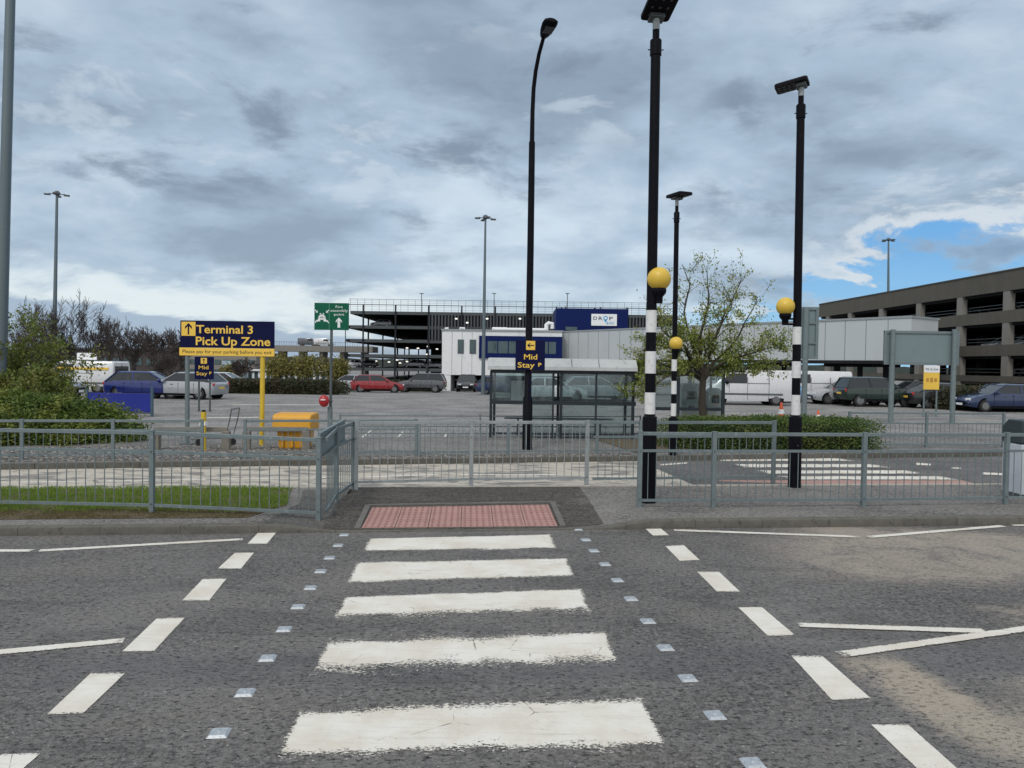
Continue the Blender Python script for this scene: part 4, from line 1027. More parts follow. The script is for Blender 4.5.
# bare winter trees far left; each one its own
def bare(label, px, pytop, Y, wpx, seed, zb=None, leaves=0, m=None, density=6):
    z0 = GH(Y) if zb is None else zb; b_ = P(px, 370, Y); b_.z = z0; H = P(px, pytop, Y).z - z0; rg = random.Random(seed)
    t = thing('bare_tree', b_, label, 'tree', 'bare winter trees in the left distance')
    wd = wpx * Y / F / 2
    MB().tube([(0, 0, -.2), (.05, 0, H * .12), (0, .05, H * .22)], [H * .030, H * .023, H * .019], 8, cap=False).build('trunk', bark_far, t, smooth=True)
    mb = MB(); tips = []
    for k in range(density):
        a = 2 * PI * k / density + rg.uniform(-.4, .4); o = rg.uniform(.15, .9) * wd / H * 2.0
        d_ = Vector((math.cos(a) * o, math.sin(a) * o, 1)).normalized()
        grow(rg, mb, tips, Vector((0, 0, H * rg.uniform(.10, .24))), d_, H * rg.uniform(.27, .34), H * .013, 5, 3, .44, (2, 4), .09, .72, .13, 4, .0175 * Y / 75, .5)
    mx = sorted(q.z for q in tips)[int(len(tips) * .992)]; k = H / mx
    mxx = sorted(abs(q.x) for q in tips)[int(len(tips) * .97)]; kx = wd / mxx
    mb.v = [(v[0] * kx, v[1], v[2] * (k if v[2] > 0 else 1)) for v in mb.v]
    mb.build('branches', bark_far, t)
i = 0
for (lab, px, py, Y, w_) in (('broad bare tree just right of the leafy tree at the left edge', 32, 303, 66, 62), ('tall wide bare tree directly behind the left floodlight mast', 62, 297, 68, 64),
                             ('bare tree right of the left mast, above the white van', 86, 303, 70, 50), ('slim bare tree with pale twigs left of the blue hoarding', 108, 319, 88, 36),
                             ('bare tree over the middle of the blue hoarding', 132, 329, 92, 34), ('round dark bare tree just left of the Terminal 3 sign', 158, 327, 84, 42), 
                             ('thin bare tree half hidden by the left end of the Terminal 3 sign', 182, 331, 90, 34), ('small bare tree showing beneath the Terminal 3 sign', 240, 358, 88, 30),
                             ('short bare tree by the left mast foot, in front of the taller ones', 46, 330, 60, 40), ('low bare tree in the gap before the Terminal 3 sign', 172, 345, 76, 36)):
    bare(lab, px, py, Y, w_, 100 + i); i += 1
# yellow-green willows in the middle distance
def bushy(name, label, cat, px, pytop, Y, wpx, n, material, group, seed, leaf=.2, zb=None):
    z0 = GH(Y) if zb is None else zb; b_ = P(px, 370, Y); b_.z = z0; H = P(px, pytop, Y).z - z0; wd = wpx * Y / F / 2; rg = random.Random(seed)
    t = thing(name, b_, label, cat, group)
    mb = MB(); mb.tube([(0, 0, -.2), (0, 0, H * .3), (.1, 0, H * .5)], [H * .04, H * .03, H * .015], 7, cap=False)
    for k in range(7):
        a = 2 * PI * k / 7; mb.tube([(0, 0, H * .25), (math.cos(a) * wd * .35, math.sin(a) * wd * .35, H * .5), (math.cos(a) * wd * .7, math.sin(a) * wd * .6, H * .72)], [H * .02, H * .012, H * .005], 5, cap=False)
    mb.build('trunk', bark_far, t)
    lobes = [(rg.uniform(-.5, .5) * wd, rg.uniform(-.4, .4) * wd, H * rg.uniform(.38, .7), wd * rg.uniform(.35, .55), H * rg.uniform(.18, .28)) for _ in range(9)]
    lobes.append((0, 0, H * .55, wd * .75, H * .42)); pts = []
    for k in range(n):
        l = rg.choice(lobes); a = rg.uniform(0, 2 * PI); e = math.asin(rg.uniform(-1, 1)); r_ = rg.uniform(.55, 1.05)
        pts.append((l[0] + l[3] * r_ * math.cos(a) * math.cos(e), l[1] + l[3] * r_ * math.sin(a) * math.cos(e), max(.1, l[2] + l[4] * r_ * math.sin(e))))
    leaf_cloud(pts, leaf, 'foliage', material, t)
for k, (lab, px, py, w_) in enumerate((('yellow-green willow right beside the yellow post of the Terminal 3 sign', 280, 350, 36), ('widest yellow-green willow in the middle distance', 308, 349, 50),
                                       ('yellow-green willow nearest the green assembly sign post', 336, 352, 34), ('pale yellow-green bush under the middle of the Terminal 3 sign', 232, 362, 34))):
    bushy('willow', lab, 'tree', px, py, 105, w_, 2600, leaf_willow, 'yellow-green willows beyond the parking area', 40 + k, .22)
# dark hedge along the far side of the parking area
def hedge(label, pxa, pxb, Y, pytop, material, seed, n, leaf, group='far hedges', depth=1.5, name='far_hedge', zb=None):
    a, b = P(pxa, 385, Y), P(pxb, 385, Y); z0 = GH(Y) if zb is None else zb; h = P((pxa + pxb) / 2, pytop, Y).z - z0
    return mound(name, label, 'hedge', ((a.x + b.x) / 2, Y, z0), (b.x - a.x) / 2, depth, h, n, leaf, material, 0, .3, .05, seed, group=group)
hedge('long dark clipped hedge across the middle distance behind the yellow sign post', 212, 346, 50, 380.5, leaf_dark, 5, 14000, .09)
hedge('scrubby brown-green hedge at the left below the bare trees', -60, 200, 62, 376, leaf_dark, 6, 14000, .12)
hedge('dark shaded hedge at the foot of the concrete car park on the right', 935, 1100, 40, 388, leaf_dark, 8, 14000, .08, depth=1.2)
hedge('low scrub in front of the open steel car park', 345, 442, 68, 381, leaf_dark, 11, 8000, .10, depth=1.0)

# grass: worn strip by the kerb, long turf behind it
gpoly = [onisl(*p) for p in ((-60, 512), (286, 498), (300, 492), (283, 487.5), (-60, 487.5))]
turf = [onisl(*p) for p in ((-200, 521.5), (150, 518.5), (247, 518), (287, 505), (292, 489), (250, 487.4), (-200, 488.5))]
o = sheet('grass_verge', turf, soil_m, 0.006, .35); struct(o)
def inside(p, poly):
    c = False; j = len(poly) - 1
    for i in range(len(poly)):
        if (poly[i][1] > p[1]) != (poly[j][1] > p[1]) and p[0] < (poly[j][0] - poly[i][0]) * (p[1] - poly[i][1]) / (poly[j][1] - poly[i][1]) + poly[i][0]: c = not c
        j = i
    return c
rg = random.Random(3)
def blades(name, label, n, test, hgt, wid, material, xr=(-13.5, -2.2), cat='grass'):
    V = []; Fs = []; k = 0
    while k < n:
        x = rg.uniform(*xr); y = rg.uniform(8.9, 12.2)
        if not inside((x, y), turf): continue
        pr = test(x, y)
        if rg.random() > pr: continue
        z = HI(x, y); a = rg.uniform(0, 2 * PI); h = hgt * rg.uniform(.5, 1.3) ; w_ = wid * rg.uniform(.7, 1.3); lean = rg.uniform(0, .8) * h; la = rg.uniform(0, 2 * PI)
        ca, sa = math.cos(a) * w_ / 2, math.sin(a) * w_ / 2; o = len(V); lx_, ly_ = math.cos(la) * lean, math.sin(la) * lean
        V += [(x - ca, y - sa, z), (x + ca, y + sa, z), (x + lx_ * .4 + ca * .6, y + ly_ * .4 + sa * .6, z + h * .6), (x + lx_, y + ly_, z + h)]
        Fs += [(o, o + 1, o + 2), (o, o + 2, o + 3)]; k += 1
    mb = MB(); mb.v = V; mb.f = Fs; o = mb.build(name, material); tag(o, label, cat, kind='stuff'); return o
vb = lambda x, y: UV((x, y))[1]
blades('grass', 'bright green turf strip behind the left guard rail', 42000, lambda x, y: sstep(.75, 1.05, vb(x, y) + (.15 * mnoise.noise(Vector((x * 1.5, y, 0))))) * (.45 + .55 * (mnoise.noise(Vector((x * 2.2, y * 3, 7))) > -.15)), .046, .007, grass_m)
blades('rough_grass', 'thin brownish worn grass between the kerb and the left guard rail', 16000, lambda x, y: (1 - sstep(.95, 1.15, vb(x, y))) * (.35 + .65 * (mnoise.noise(Vector((x * 2.5, y * 4, 3))) > -.1)), .028, .006, moss_m)
# ------------------------------------------------------------------ vehicles (nose along +x)
CARCOL = {'white': (0.62, 0.63, 0.64), 'silver': (0.34, 0.36, 0.38), 'black': (0.012, 0.013, 0.015), 'dark blue': (0.015, 0.03, 0.085), 'red': (0.26, 0.015, 0.02), 'grey': (0.085, 0.09, 0.10), 'light blue': (0.16, 0.30, 0.48), 'dark green': (0.012, 0.028, 0.022), 'royal blue': (0.006, 0.018, 0.14)}
def carpaint(n): return mat('car_paint_' + n.replace(' ', '_'), CARCOL[n], 0.28, var=0.04, coat=0.6, metal=0.1)
def loft(mb, st):
    """st: list of (x, [(y,z)...]) sections"""
    n = len(st[0][1]); vs = [(x, y, z) for x, sec in st for (y, z) in sec]
    fs = [(i * n + k, (i + 1) * n + k, (i + 1) * n + (k + 1) % n, i * n + (k + 1) % n) for i in range(len(st) - 1) for k in range(n)]
    fs.append(tuple(range(n))); fs.append(tuple(len(vs) - 1 - k for k in range(n)))
    return mb.add(vs, fs)
def wheels(t, xs, hw, r=.31):
    for x in xs:
        for s in (-1, 1):
            mb = MB(); mb.tube([(x, s * (hw - .17), r), (x, s * (hw - .155), r), (x, s * (hw - .01), r), (x, s * hw, r)], [r * .93, r, r, r * .93], 18); w_ = mb.build('wheel', rubber, t, smooth=True)
            mb = MB(); mb.tube([(x, s * (hw - .05), r), (x, s * (hw + .006), r)], r * .60, 16); mb.build('rim', alloy, w_)
def car(label, loc, yaw, col, kind='hatch', group='cars parked around the terminal', name='parked_car', low=False):
    t = thing(name, loc, label, 'car' if kind != 'van' else 'van', group, yaw); pm = carpaint(col)
    if kind == 'van':
        def sec(hw, zb, zt, tp=.90): return [(-hw * .96, zb), (-hw, zb + .2), (-hw, zb + (zt - zb) * .55), (-hw * tp, zt - .08), (-hw * tp * .93, zt), (hw * tp * .93, zt), (hw * tp, zt - .08), (hw, zb + (zt - zb) * .55), (hw, zb + .2), (hw * .96, zb)]
        mb = MB(); loft(mb, [(-2.5, sec(.86, .35, 1.88)), (-2.4, sec(.93, .25, 1.95)), (.7, sec(.94, .22, 1.97)), (1.0, sec(.94, .22, 1.92)), (1.72, sec(.93, .22, 1.22, .92)), (2.2, sec(.90, .24, 1.02, .92)), (2.42, sec(.80, .3, .8, .9))])
        mb.build('body', pm, t, smooth=True)
        mb = MB(); mb.quad((1.08, -.74, 1.86), (1.08, .74, 1.86), (1.74, .80, 1.25), (1.74, -.80, 1.25)); mb.build('windscreen', carglass, t)
        for s in (-1, 1):
            for xx in (-1.15, .02, 1.02): MB().box((xx, s * .93, .95), (.018, .03, 1.25 if xx < 1 else .5)).build('door_seam', black, t)
            MB().box((-.6, s * .935, 1.22), (1.2, .03, .03)).build('door_rail', galv_dark, t)
            MB().box((-.1, s * .94, .62), (3.6, .03, .10)).build('rub_strip', galv_dark, t)
            for xx in (-1.55, 1.55): MB().tube([(xx, s * .80, .34), (xx, s * .925, .34)], .42, 16).build('wheel_arch', black, t)
            mb = MB(); pl = [(.05, .948, 1.22), (1.50, .94, 1.22), (1.02, .88, 1.76), (.05, .88, 1.76)]
            pl = [(x, s * (y + .004), z) for x, y, z in pl]; mb.quad(*pl) if s > 0 else mb.quad(*reversed(pl)); mb.build('side_window', carglass, t)
            MB().box((2.33, s * .62, .72), (.16, .3, .2)).build('headlight', lampclr, t, bevel=.02)
            MB().box((-2.49, s * .78, 1.0), (.06, .12, .4)).build('tail_light', lampred, t)
            MB().box((1.15, s * 1.03, 1.25), (.12, .2, .18)).build('mirror', black, t, bevel=.02)
        MB().box((-2.485, 0, 1.45), (.06, 1.3, .42)).build('rear_window', carglass, t); MB().box((-2.49, 0, 1.1), (.06, .02, 1.4)).build('door_seam', black, t); MB().box((-2.50, 0, .62), (.05, .5, .12)).build('number_plate', yel, t)
        MB().box((2.40, 0, .36), (.14, 1.66, .24)).build('bumper', galv_dark, t, bevel=.04)
        MB().box((2.475, 0, .42), (.01, .5, .11)).build('number_plate', white_s, t)
        wheels(t, (-1.55, 1.55), .93, .33)
        return t
    zr = {'hatch': 1.44, 'suv': 1.66, 'saloon': 1.40}[kind]; lift = .12 if kind == 'suv' else 0
    rx0, rx1, bx0, bx1 = {'hatch': (-1.45, .15, -1.98, .98), 'suv': (-1.75, .2, -2.05, 1.0), 'saloon': (-.95, .15, -1.75, 1.05)}[kind]
    def sec(hw, zb, zt): zb += lift; zt += lift; return [(-hw * .93, zb), (-hw, zb + .14), (-hw, zt - .2), (-hw * .93, zt), (hw * .93, zt), (hw, zt - .2), (hw, zb + .14), (hw * .93, zb)]
    mb = MB(); loft(mb, [(-2.12, sec(.70, .40, .82)), (-2.02, sec(.82, .26, .92)), (-1.3, sec(.88, .2, .95)), (.6, sec(.88, .2, .95)), (1.1, sec(.88, .2, .90)), (1.75, sec(.84, .22, .78)), (2.02, sec(.76, .26, .66)), (2.12, sec(.62, .34, .56))])
    mb.build('body', pm, t, smooth=True)
    zb_ = .92 + lift
    base = [(bx0, -.80, zb_), (bx1, -.80, zb_), (bx1, .80, zb_), (bx0, .80, zb_)]; top = [(rx0, -.62, zr - .05), (rx1, -.62, zr - .05), (rx1, .62, zr - .05), (rx0, .62, zr - .05)]
    mb = MB(); mb.add(base + top, [(0, 1, 5, 4), (1, 2, 6, 5), (2, 3, 7, 6), (3, 0, 4, 7), (4, 5, 6, 7)]); mb.build('windows', carglass, t)
    mb = MB(); mb.add([(rx0 - .05, -.645, zr - .06), (rx1 + .05, -.645, zr - .06), (rx1 + .05, .645, zr - .06), (rx0 - .05, .645, zr - .06), (rx0 + .12, -.55, zr), (rx1 - .15, -.55, zr), (rx1 - .15, .55, zr), (rx0 + .12, .55, zr)], [(3, 2, 1, 0), (0, 1, 5, 4), (1, 2, 6, 5), (2, 3, 7, 6), (3, 0, 4, 7), (4, 5, 6, 7)])
    ro = mb.build('roof', pm, t, smooth=True)
    for s in (-1, 1):
        for xx in (-1.02, -.12, .88): MB().box((xx, s * .868, .60 + lift), (.016, .03, .50)).build('door_seam', black, t)
        for xx in (-.28, .62): MB().box((xx - .35, s * .885, .80 + lift), (.16, .03, .03)).build('door_handle', galv_dark, t)
        for xx in (-1.32, 1.32): MB().tube([(xx, s * .74, .33 + lift * .3), (xx, s * .866, .33 + lift * .3)], .385, 18).build('wheel_arch', black, t)
        MB().box((0, s * .862, .27 + lift), (2.0, .04, .10)).build('sill', black, t)
        mb = MB()
        for (xb, xt) in ((bx1 + .02, rx1 + .03), ((bx0 + bx1) / 2 - .1, (rx0 + rx1) / 2), (bx0 - .02, rx0 - .03)):
            mb = MB(); mb.bar((xb, s * .805, zb_ - .02), (xt, s * .632, zr - .05), .07, .05); mb.build('pillar', pm, ro)
        MB().box((2.0, s * .56, .62 + lift), (.16, .30, .13), -s * .25 * -1).build('headlight', lampclr, t, bevel=.02)
        MB().box((-2.05, s * .62, .80 + lift), (.10, .28, .15), s * .2).build('tail_light', lampred, t, bevel=.02)
        MB().box((.72, s * .95, .98 + lift), (.14, .18, .12)).build('mirror', pm, t, bevel=.03)
    MB().box((2.10, 0, .42 + lift), (.05, .9, .2)).build('grille', black, t, bevel=.02)
    MB().box((2.135, 0, .38 + lift), (.012, .5, .11)).build('number_plate', white_s, t)
    MB().box((-2.125, 0, .62 + lift), (.012, .5, .11)).build('number_plate', yel, t)
    wheels(t, (-1.32, 1.32), .87, .31 + lift * .3)
    return t
def onlot(px, Y): p = P(px, 380, Y); return (p.x, Y, GH(Y))
car('dark car parked under the white terminal building', onlot(467, 70), R(-90), 'black', 'suv')
car('small red car in front of the open steel car park', onlot(378, 60), R(8), 'red')
car('silver hatchback in front of the open steel car park, left of the red car', onlot(350, 63), R(172), 'silver')
car('dark grey car in front of the scrub, right of the red car', onlot(421, 63), R(178), 'grey', 'suv')
car('white saloon behind the glass of the near bus shelter', onlot(549, 42), R(12), 'white', 'saloon')
car('silver car seen through the right half of the near bus shelter', onlot(597, 44), R(4), 'silver')
car('dark blue car seen through the left pane of the near bus shelter', onlot(503, 58), R(0), 'dark blue')
car('white van right of the second shelter, side on', onlot(744, 42), R(176), 'white', 'van')
car('pale blue van just right of the second shelter frame', onlot(772, 47), R(-80), 'light blue', 'van')
car('white van partly behind the banded post with the sideways lamp', onlot(806, 46), R(178), 'white', 'van')
car('silver car on the road below the bridge, left of the grey sign backs', onlot(846, 44), R(178), 'silver', 'hatch')
car('dark green car on the road between the two grey sign posts', onlot(876, 42), R(2), 'dark green', 'suv')
car('grey car behind the left post of the large grey sign back', onlot(912, 48), R(180), 'grey', 'hatch')
car('black car below the yellow poster, right of the grey one', onlot(944, 41), R(0), 'black', 'saloon')
car('dark blue car passing the shaded hedge at the right edge', onlot(1000, 38.5), R(182), 'dark blue', 'hatch')
car('white estate parked below the pale bridge legs', onlot(826, 56), R(90), 'white', 'suv')
car('silver car half hidden by the Mid Stay sign with the up arrow', onlot(186, 40), R(170), 'silver', 'hatch')
car('black car parked at the left before the scrub, below the bare trees', onlot(134, 55), R(5), 'black', 'hatch')
car('white hatchback left of the dark hedge, under the Terminal 3 sign', onlot(226, 56), R(0), 'white', 'hatch')
car('grey car at far left in front of the leafy tree and bare trees', onlot(36, 36), R(4), 'grey', 'suv')
# white van with board and yellow stripe at left
vp = onlot(84, 46)
car('white van with yellow stripe and a white roof board, behind the conifer at left', vp, R(174), 'white', 'van', name='roof_board_van')
vt = [o for o in COL.objects if o.name.startswith('roof_board_van')][0]
MB().box((-.2, 0, 2.24), (1.3, .06, .42)).build('roof_board', white_s, vt, bevel=.01)
MB().box((-.6, 0, 1.50), (3.3, 1.9, .14)).build('stripe', yel, vt)
# blue hoarding
a = P(87, 418, 27); b = P(152, 418, 27)
bl = mat('blue_hoarding', (0.006, 0.018, 0.24), .45, var=.12, scale=1.5)
t = thing('blue_hoarding', (a.x, 27, -.01), 'plain royal blue panel on two posts in front of the parking area at left', 'hoarding')
hz = lambda py: P(100, py, 27).z
MB().box(((b.x - a.x) / 2, 0, (hz(392.5) + hz(411.5)) / 2), (b.x - a.x, .04, hz(392.5) - hz(411.5))).build('panel', bl, t, bevel=.006)
for x in (0, b.x - a.x): MB().box((x, .0, (hz(386) + .0) / 2 - .05), (.08, .08, hz(386) + .1)).build('post', mat('blue_grey_post', (.05, .10, .14), .5), t)
MB().box(((b.x - a.x) / 2, 0, hz(411.5) - .03), (b.x - a.x, .07, .05)).build('bottom_rail', galv_dark, t)
car('royal blue hatchback half hidden behind the right end of the blue hoarding', onlot(150, 40), R(8), 'royal blue')

# ------------------------------------------------------------------ grit bin, bollard, litter bin, cones
bin_m = mat('orange_yellow_plastic', (0.62, 0.30, 0.012), .45, var=.08, scale=3, dirt=(.48, .25, .03))
bb = far(296, 447.5); k = bb.y / F
t = thing('grit_bin', bb, 'orange-yellow plastic grit bin with a wide sloping lid in the gravel', 'bin')
w0, w1 = 34 * k, 40 * k
mb = MB()
w0, w1 = 31 * k, 38 * k
def ringb(z, w_, d_): return [(-w_ / 2, -d_ / 2, z), (w_ / 2, -d_ / 2, z), (w_ / 2, d_ / 2, z), (-w_ / 2, d_ / 2, z)]
hb = .44
mb.add(ringb(0, w0 * .88, .52) + ringb(hb, w0, .62), [(3, 2, 1, 0), (4, 5, 6, 7), (0, 1, 5, 4), (1, 2, 6, 5), (2, 3, 7, 6), (3, 0, 4, 7)])
body = mb.build('tub', bin_m, t, bevel=.03)
for x in (-.3, 0, .3): MB().box((x * w0, -.31 + .0, .22), (.05, .04, .36)).build('rib', bin_m, body, bevel=.01)
mb = MB(); lid = [(-.37, hb - .02), (-.39, hb + .05), (-.37, hb + .28), (-.30, hb + .345), (.10, hb + .37), (.34, hb + .36), (.38, hb + .28), (.38, hb - .02)]
mb.prism([(y, z) for y, z in lid], 'x', -w1 / 2, w1 / 2); li = mb.build('lid', bin_m, t, bevel=.035)
t = thing('yellow_bollard', far(203.5, 451), 'thin yellow bollard beside the timber barrier, left of the yellow sign post', 'bollard')
MB().tube([(0, 0, -.02), (0, 0, .86)], .055, 12).build('post', yel_paint, t, smooth=True)
MB().tube([(0, 0, .85), (0, 0, .90)], [.055, .03], 12).build('cap', black, t, smooth=True); MB().box((.0, -.0, .60), (.125, .125, .08)).build('band', white_s, t)
# trolley
tr = far(214, 446); t = thing('luggage_trolley', tr, 'empty steel luggage trolley standing in the gravel beside the yellow bollard', 'trolley')
mb = MB()
for s in (-.25, .25):
    mb.tube([(-.42, s, .18), (.35, s, .22), (.45, s, .60), (.50, s, .88)], .014, 6)
mb.tube([(.50, -.25, .88), (.50, .25, .88)], .018, 8)
for x in (-.4, -.15, .1, .35): mb.tube([(x, -.25, .19), (x, .25, .19)], .010, 5)
for z in (.4, .6, .75): mb.tube([(.44, -.25, z), (.44, .25, z)], .008, 5)
mb.build('frame', alloy, t)
for p in ((-.35, 0, .08), (.35, -.22, .08), (.35, .22, .08)): MB().tube([(p[0], p[1] - .02, .08), (p[0], p[1] + .02, .08)], .08, 12).build('wheel', rubber, t)
# litter bin at right edge
lb = isl(1037, 499); t = thing('litter_bin', lb, 'tall pale litter bin with dark hood behind the right end of the guard rail', 'bin')
lb_m = mat('pale_bin_panel', (0.52, 0.56, 0.60), .5, var=.06)
MB().box((0, .25, .44), (.50, .46, .80)).build('body', lb_m, t, bevel=.02)
mb = MB(); mb.prism([(-.24, .85), (.24, .85), (.24, 1.10), (.10, 1.22), (-.24, 1.22)][::1], 'x', -.26, .26); ho = mb.build('hood', mat('dark_bin_hood', (.03, .045, .05), .5), t, bevel=.02); ho.location = (0, .25, 0)
MB().box((-.05, -.0, 1.04), (.28, .02, .12)).build('opening', black, t); MB().box((-.12, .005, .93), (.12, .01, .09)).build('label_plate', white_s, t)
for s in (-1, 1): MB().box((s * .22, .25, .02), (.06, .4, .08)).build('foot', galv_dark, t)
# cones / orange markers in the hedge bed
orange = mat('orange_plastic', (.60, .09, .02), .5)
for (lab, px, py, Y, h) in (('orange and white traffic cone beyond the hedge, left of the banded post', 781, 420, 22, .36), ('small orange traffic cone beyond the hedge, right of the tall sign post', 818, 422, 23, .26)):
    b_ = P(px, py, Y); b_.z = .0 if Y > 21.9 else .1
    b_.z = P(px, py, Y).z; t = thing('traffic_cone', (b_.x, Y, max(0.0, b_.z - .02)), lab, 'cone', 'orange traffic cones')
    MB().box((0, 0, .02), (h * .9, h * .9, .04)).build('base', black, t, bevel=.01)
    MB().lathe((0, 0, 0), [(h * .34, .04), (h * .08, h * 1.5), (h * .06, h * 1.52)], 14).build('cone_body', orange, t, smooth=True)
    MB().lathe((0, 0, 0), [(h * .27, h * .55), (h * .19, h * .95)], 14).build('white_band', white_s, t, smooth=True)

# ------------------------------------------------------------------ bus shelters
shel = mat('shelter_frame', (0.012, 0.020, 0.026), .4, var=.2)
roof_w = mat('shelter_roof', (0.40, 0.42, 0.42), .6, var=.08, dirt=(.28, .30, .29))
Y = 20.0; sb = P(489, 437, Y); sb.z = 0.06
t = thing('bus_shelter', sb, 'dark framed glass shelter with pale roof behind the Mid Stay lamp post', 'shelter')
lx = lambda px, Yq=Y: P(px, 400, Yq).x - sb.x
lz = lambda py: P(560, py, Y).z - sb.z
xe = lx(635.5); dep = 1.7; zt = lz(372)
for px in (491, 526, 553, 561, 596, 633):
    MB().box((lx(px), 0, zt / 2 - .03), (.075 if px in (491, 561, 633) else .05, .075, zt + .06)).build('post', shel, t)
for px in (491, 560, 633): MB().box((lx(px) + .05, dep, zt / 2 - .03), (.075, .075, zt + .06)).build('post', shel, t)
xs = [lx(p) for p in (491, 526, 553, 561, 596, 633)]
for z, h in ((zt, .10), (lz(403), .10), (lz(434), .05)): MB().box((xe / 2 + .02, 0, z), (xe - .02, .065, h)).build('cross_rail', shel, t)
for z in (zt, lz(403)): MB().box((xe / 2 + .05, dep, z), (xe - .02, .06, .08)).build('cross_rail', shel, t)
for z in (zt, lz(403)):
    for x in (lx(491), lx(633)): MB().box((x, dep / 2, z), (.05, dep, .07)).build('cross_rail', shel, t)
def gl(x0, x1, z0, z1, y): MB().box(((x0 + x1) / 2, y, (z0 + z1) / 2), (x1 - x0 - .06, .010, z1 - z0 - .08)).build('glass_pane', glass_m, t)
for a, b in zip(xs[:-1], xs[1:]):
    if b - a > .4: gl(a, b, lz(403), zt, 0); 
    if b - a > .4 and a > .5: gl(a, b, .15, lz(403), 0)
gl(lx(491), lx(560), lz(403), zt, dep); gl(lx(560), lx(633), lz(403), zt, dep)
mb = MB(); zr0, zr1 = lz(370.5), lz(359)
mb.prism([(-.22, zr0), (dep + .15, zr0 + .02), (dep + .15, zr0 + .08), (dep * .5, zr1 + .02), (.06, zr1), (-.20, zr0 + .10)], 'x', lx(487.5), lx(636))
ro = mb.build('roof', roof_w, t, bevel=.015)
for px in (515, 543, 571, 598): mb = MB(); mb.bar((lx(px), -.205, zr0 + .105), (lx(px) + .0, .055, zr1 + .004), .015, .012); mb.build('seam', galv_dark, ro)
MB().box((xe / 2, dep - .35, .48), (xe * .8, .28, .04)).build('bench', galv_dark, t, bevel=.01)
for f in (.2, .5, .8): MB().box((xe * f, dep - .35, .23), (.05, .2, .48)).build('bench_leg', galv_dark, t)
tp_ = MB().box((lx(519), dep - .05, 1.25), (.5, .03, .7)).build('timetable_case', shel, t)
MB().box((lx(519), dep - .07, 1.25), (.44, .012, .62)).build('timetable', white_s, tp_)
# bin in the shelter
# second shelter
Y2 = 25.5; s2 = P(654, 420, Y2); s2.z = GH(Y2)
t = thing('bus_shelter', s2, 'second plainer dark framed glass shelter behind the young tree', 'shelter')
lx = lambda px: P(px, 400, Y2).x - s2.x
lz = lambda py: P(690, py, Y2).z - s2.z
for px in (654, 678, 723): MB().box((lx(px), 0, lz(373) / 2), (.10, .10, lz(373))).build('post', shel, t)
for px in (654, 723): MB().box((lx(px), 1.6, lz(373) / 2), (.08, .08, lz(373))).build('post', shel, t)
for z in (lz(374.5), lz(409)): MB().box((lx(689), 0, z), (lx(723) - lx(654), .07, .11)).build('cross_rail', shel, t)
MB().box((lx(689), .8, lz(373) + .04), (lx(727) - lx(650), 1.9, .09)).build('roof', shel, t, bevel=.01)
for a, b in ((654, 678), (678, 723)): MB().box(((lx(a) + lx(b)) / 2, 0, (lz(374) + lz(409)) / 2), (lx(b) - lx(a) - .1, .01, lz(374) - lz(409) - .12)).build('glass_pane', glass_m, t)
kio = mat('pale_kiosk', (0.42, 0.45, 0.43), .5, var=.06)
for lab, pa, pb, pt_ in (('pale rounded ticket kiosk inside the second shelter, left of the tree trunk', 680, 700, 383), ('lower pale ticket kiosk inside the second shelter, right of the tree trunk', 706, 721, 388)):
    Yk = 26.3; a = P(pa, 400, Yk); b = P(pb, 400, Yk); z1 = P(pa, pt_, Yk).z; kk = thing('ticket_kiosk', ((a.x + b.x) / 2, Yk, GH(Yk)), lab, 'kiosk', 'pale ticket kiosks'); w_ = b.x - a.x
    hgt = z1 - GH(Yk); MB().prism([(-w_ / 2, 0), (w_ / 2, 0), (w_ / 2, hgt - .15), (w_ / 2 - .12, hgt), (-w_ / 2 + .12, hgt), (-w_ / 2, hgt - .15)], 'y', -.25, .25).build('cabinet', kio, kk, bevel=.02)
    MB().box((0, -.255, hgt * .72), (w_ * .5, .02, .28)).build('screen', carglass, kk, bevel=.01); MB().box((0, -.26, hgt * .45), (w_ * .3, .03, .10)).build('slot_panel', black, kk)

# ------------------------------------------------------------------ grey sign backs on the right
def sign_back(label, x0, x1, y0, y1, posts, Y, pbase, hb=(), seam=()):
    b_ = P((x0 + x1) / 2, 400, Y); b_.z = GH(Y); t = thing('sign_back', b_, label, 'sign', 'backs of large road signs')
    lx = lambda px: P(px, 350, Y).x - b_.x
    lz = lambda py: P((x0 + x1) / 2, py, Y).z - b_.z
    W = lx(x1) - lx(x0); Hh = lz(y0) - lz(y1); cx = (lx(x0) + lx(x1)) / 2; cz = (lz(y0) + lz(y1)) / 2
    pn = MB().box((cx, .05, cz), (W, .03, Hh)).build('sign_board', signback, t)
    fr = galv
    for (sx, w_) in ((lx(x0) + .05, .10), (lx(x1) - .05, .10)): MB().box((sx, .02, cz), (w_, .07, Hh)).build('edge_frame', fr, pn)
    for sz in (lz(y0) - .05, lz(y1) + .05): MB().box((cx, .018, sz), (W, .06, .10)).build('edge_frame', fr, pn)
    for sz in hb: MB().box((cx, .012, lz(sz)), (W - .1, .05, .06)).build('channel', fr, pn)
    for (px, ptop, pbot) in posts:
        zb_ = 0 if pbot is None else lz(pbot); MB().tube([(lx(px), -.08, zb_ - .1), (lx(px), -.08, lz(ptop))], .095 if pbot is None else .10, 12).build('post', galv, t, smooth=True)
sign_back('large blank grey back of a road sign on two posts below the bridge end', 884, 959, 331, 365, ((891.5, 330, None), (953, 329, None)), 29, 422)
sign_back('narrow grey back of a road sign beside the banded post, left of the bridge cladding', 800.5, 818, 307, 359, ((804.5, 308, None),), 26, 420, hb=(323, 343))
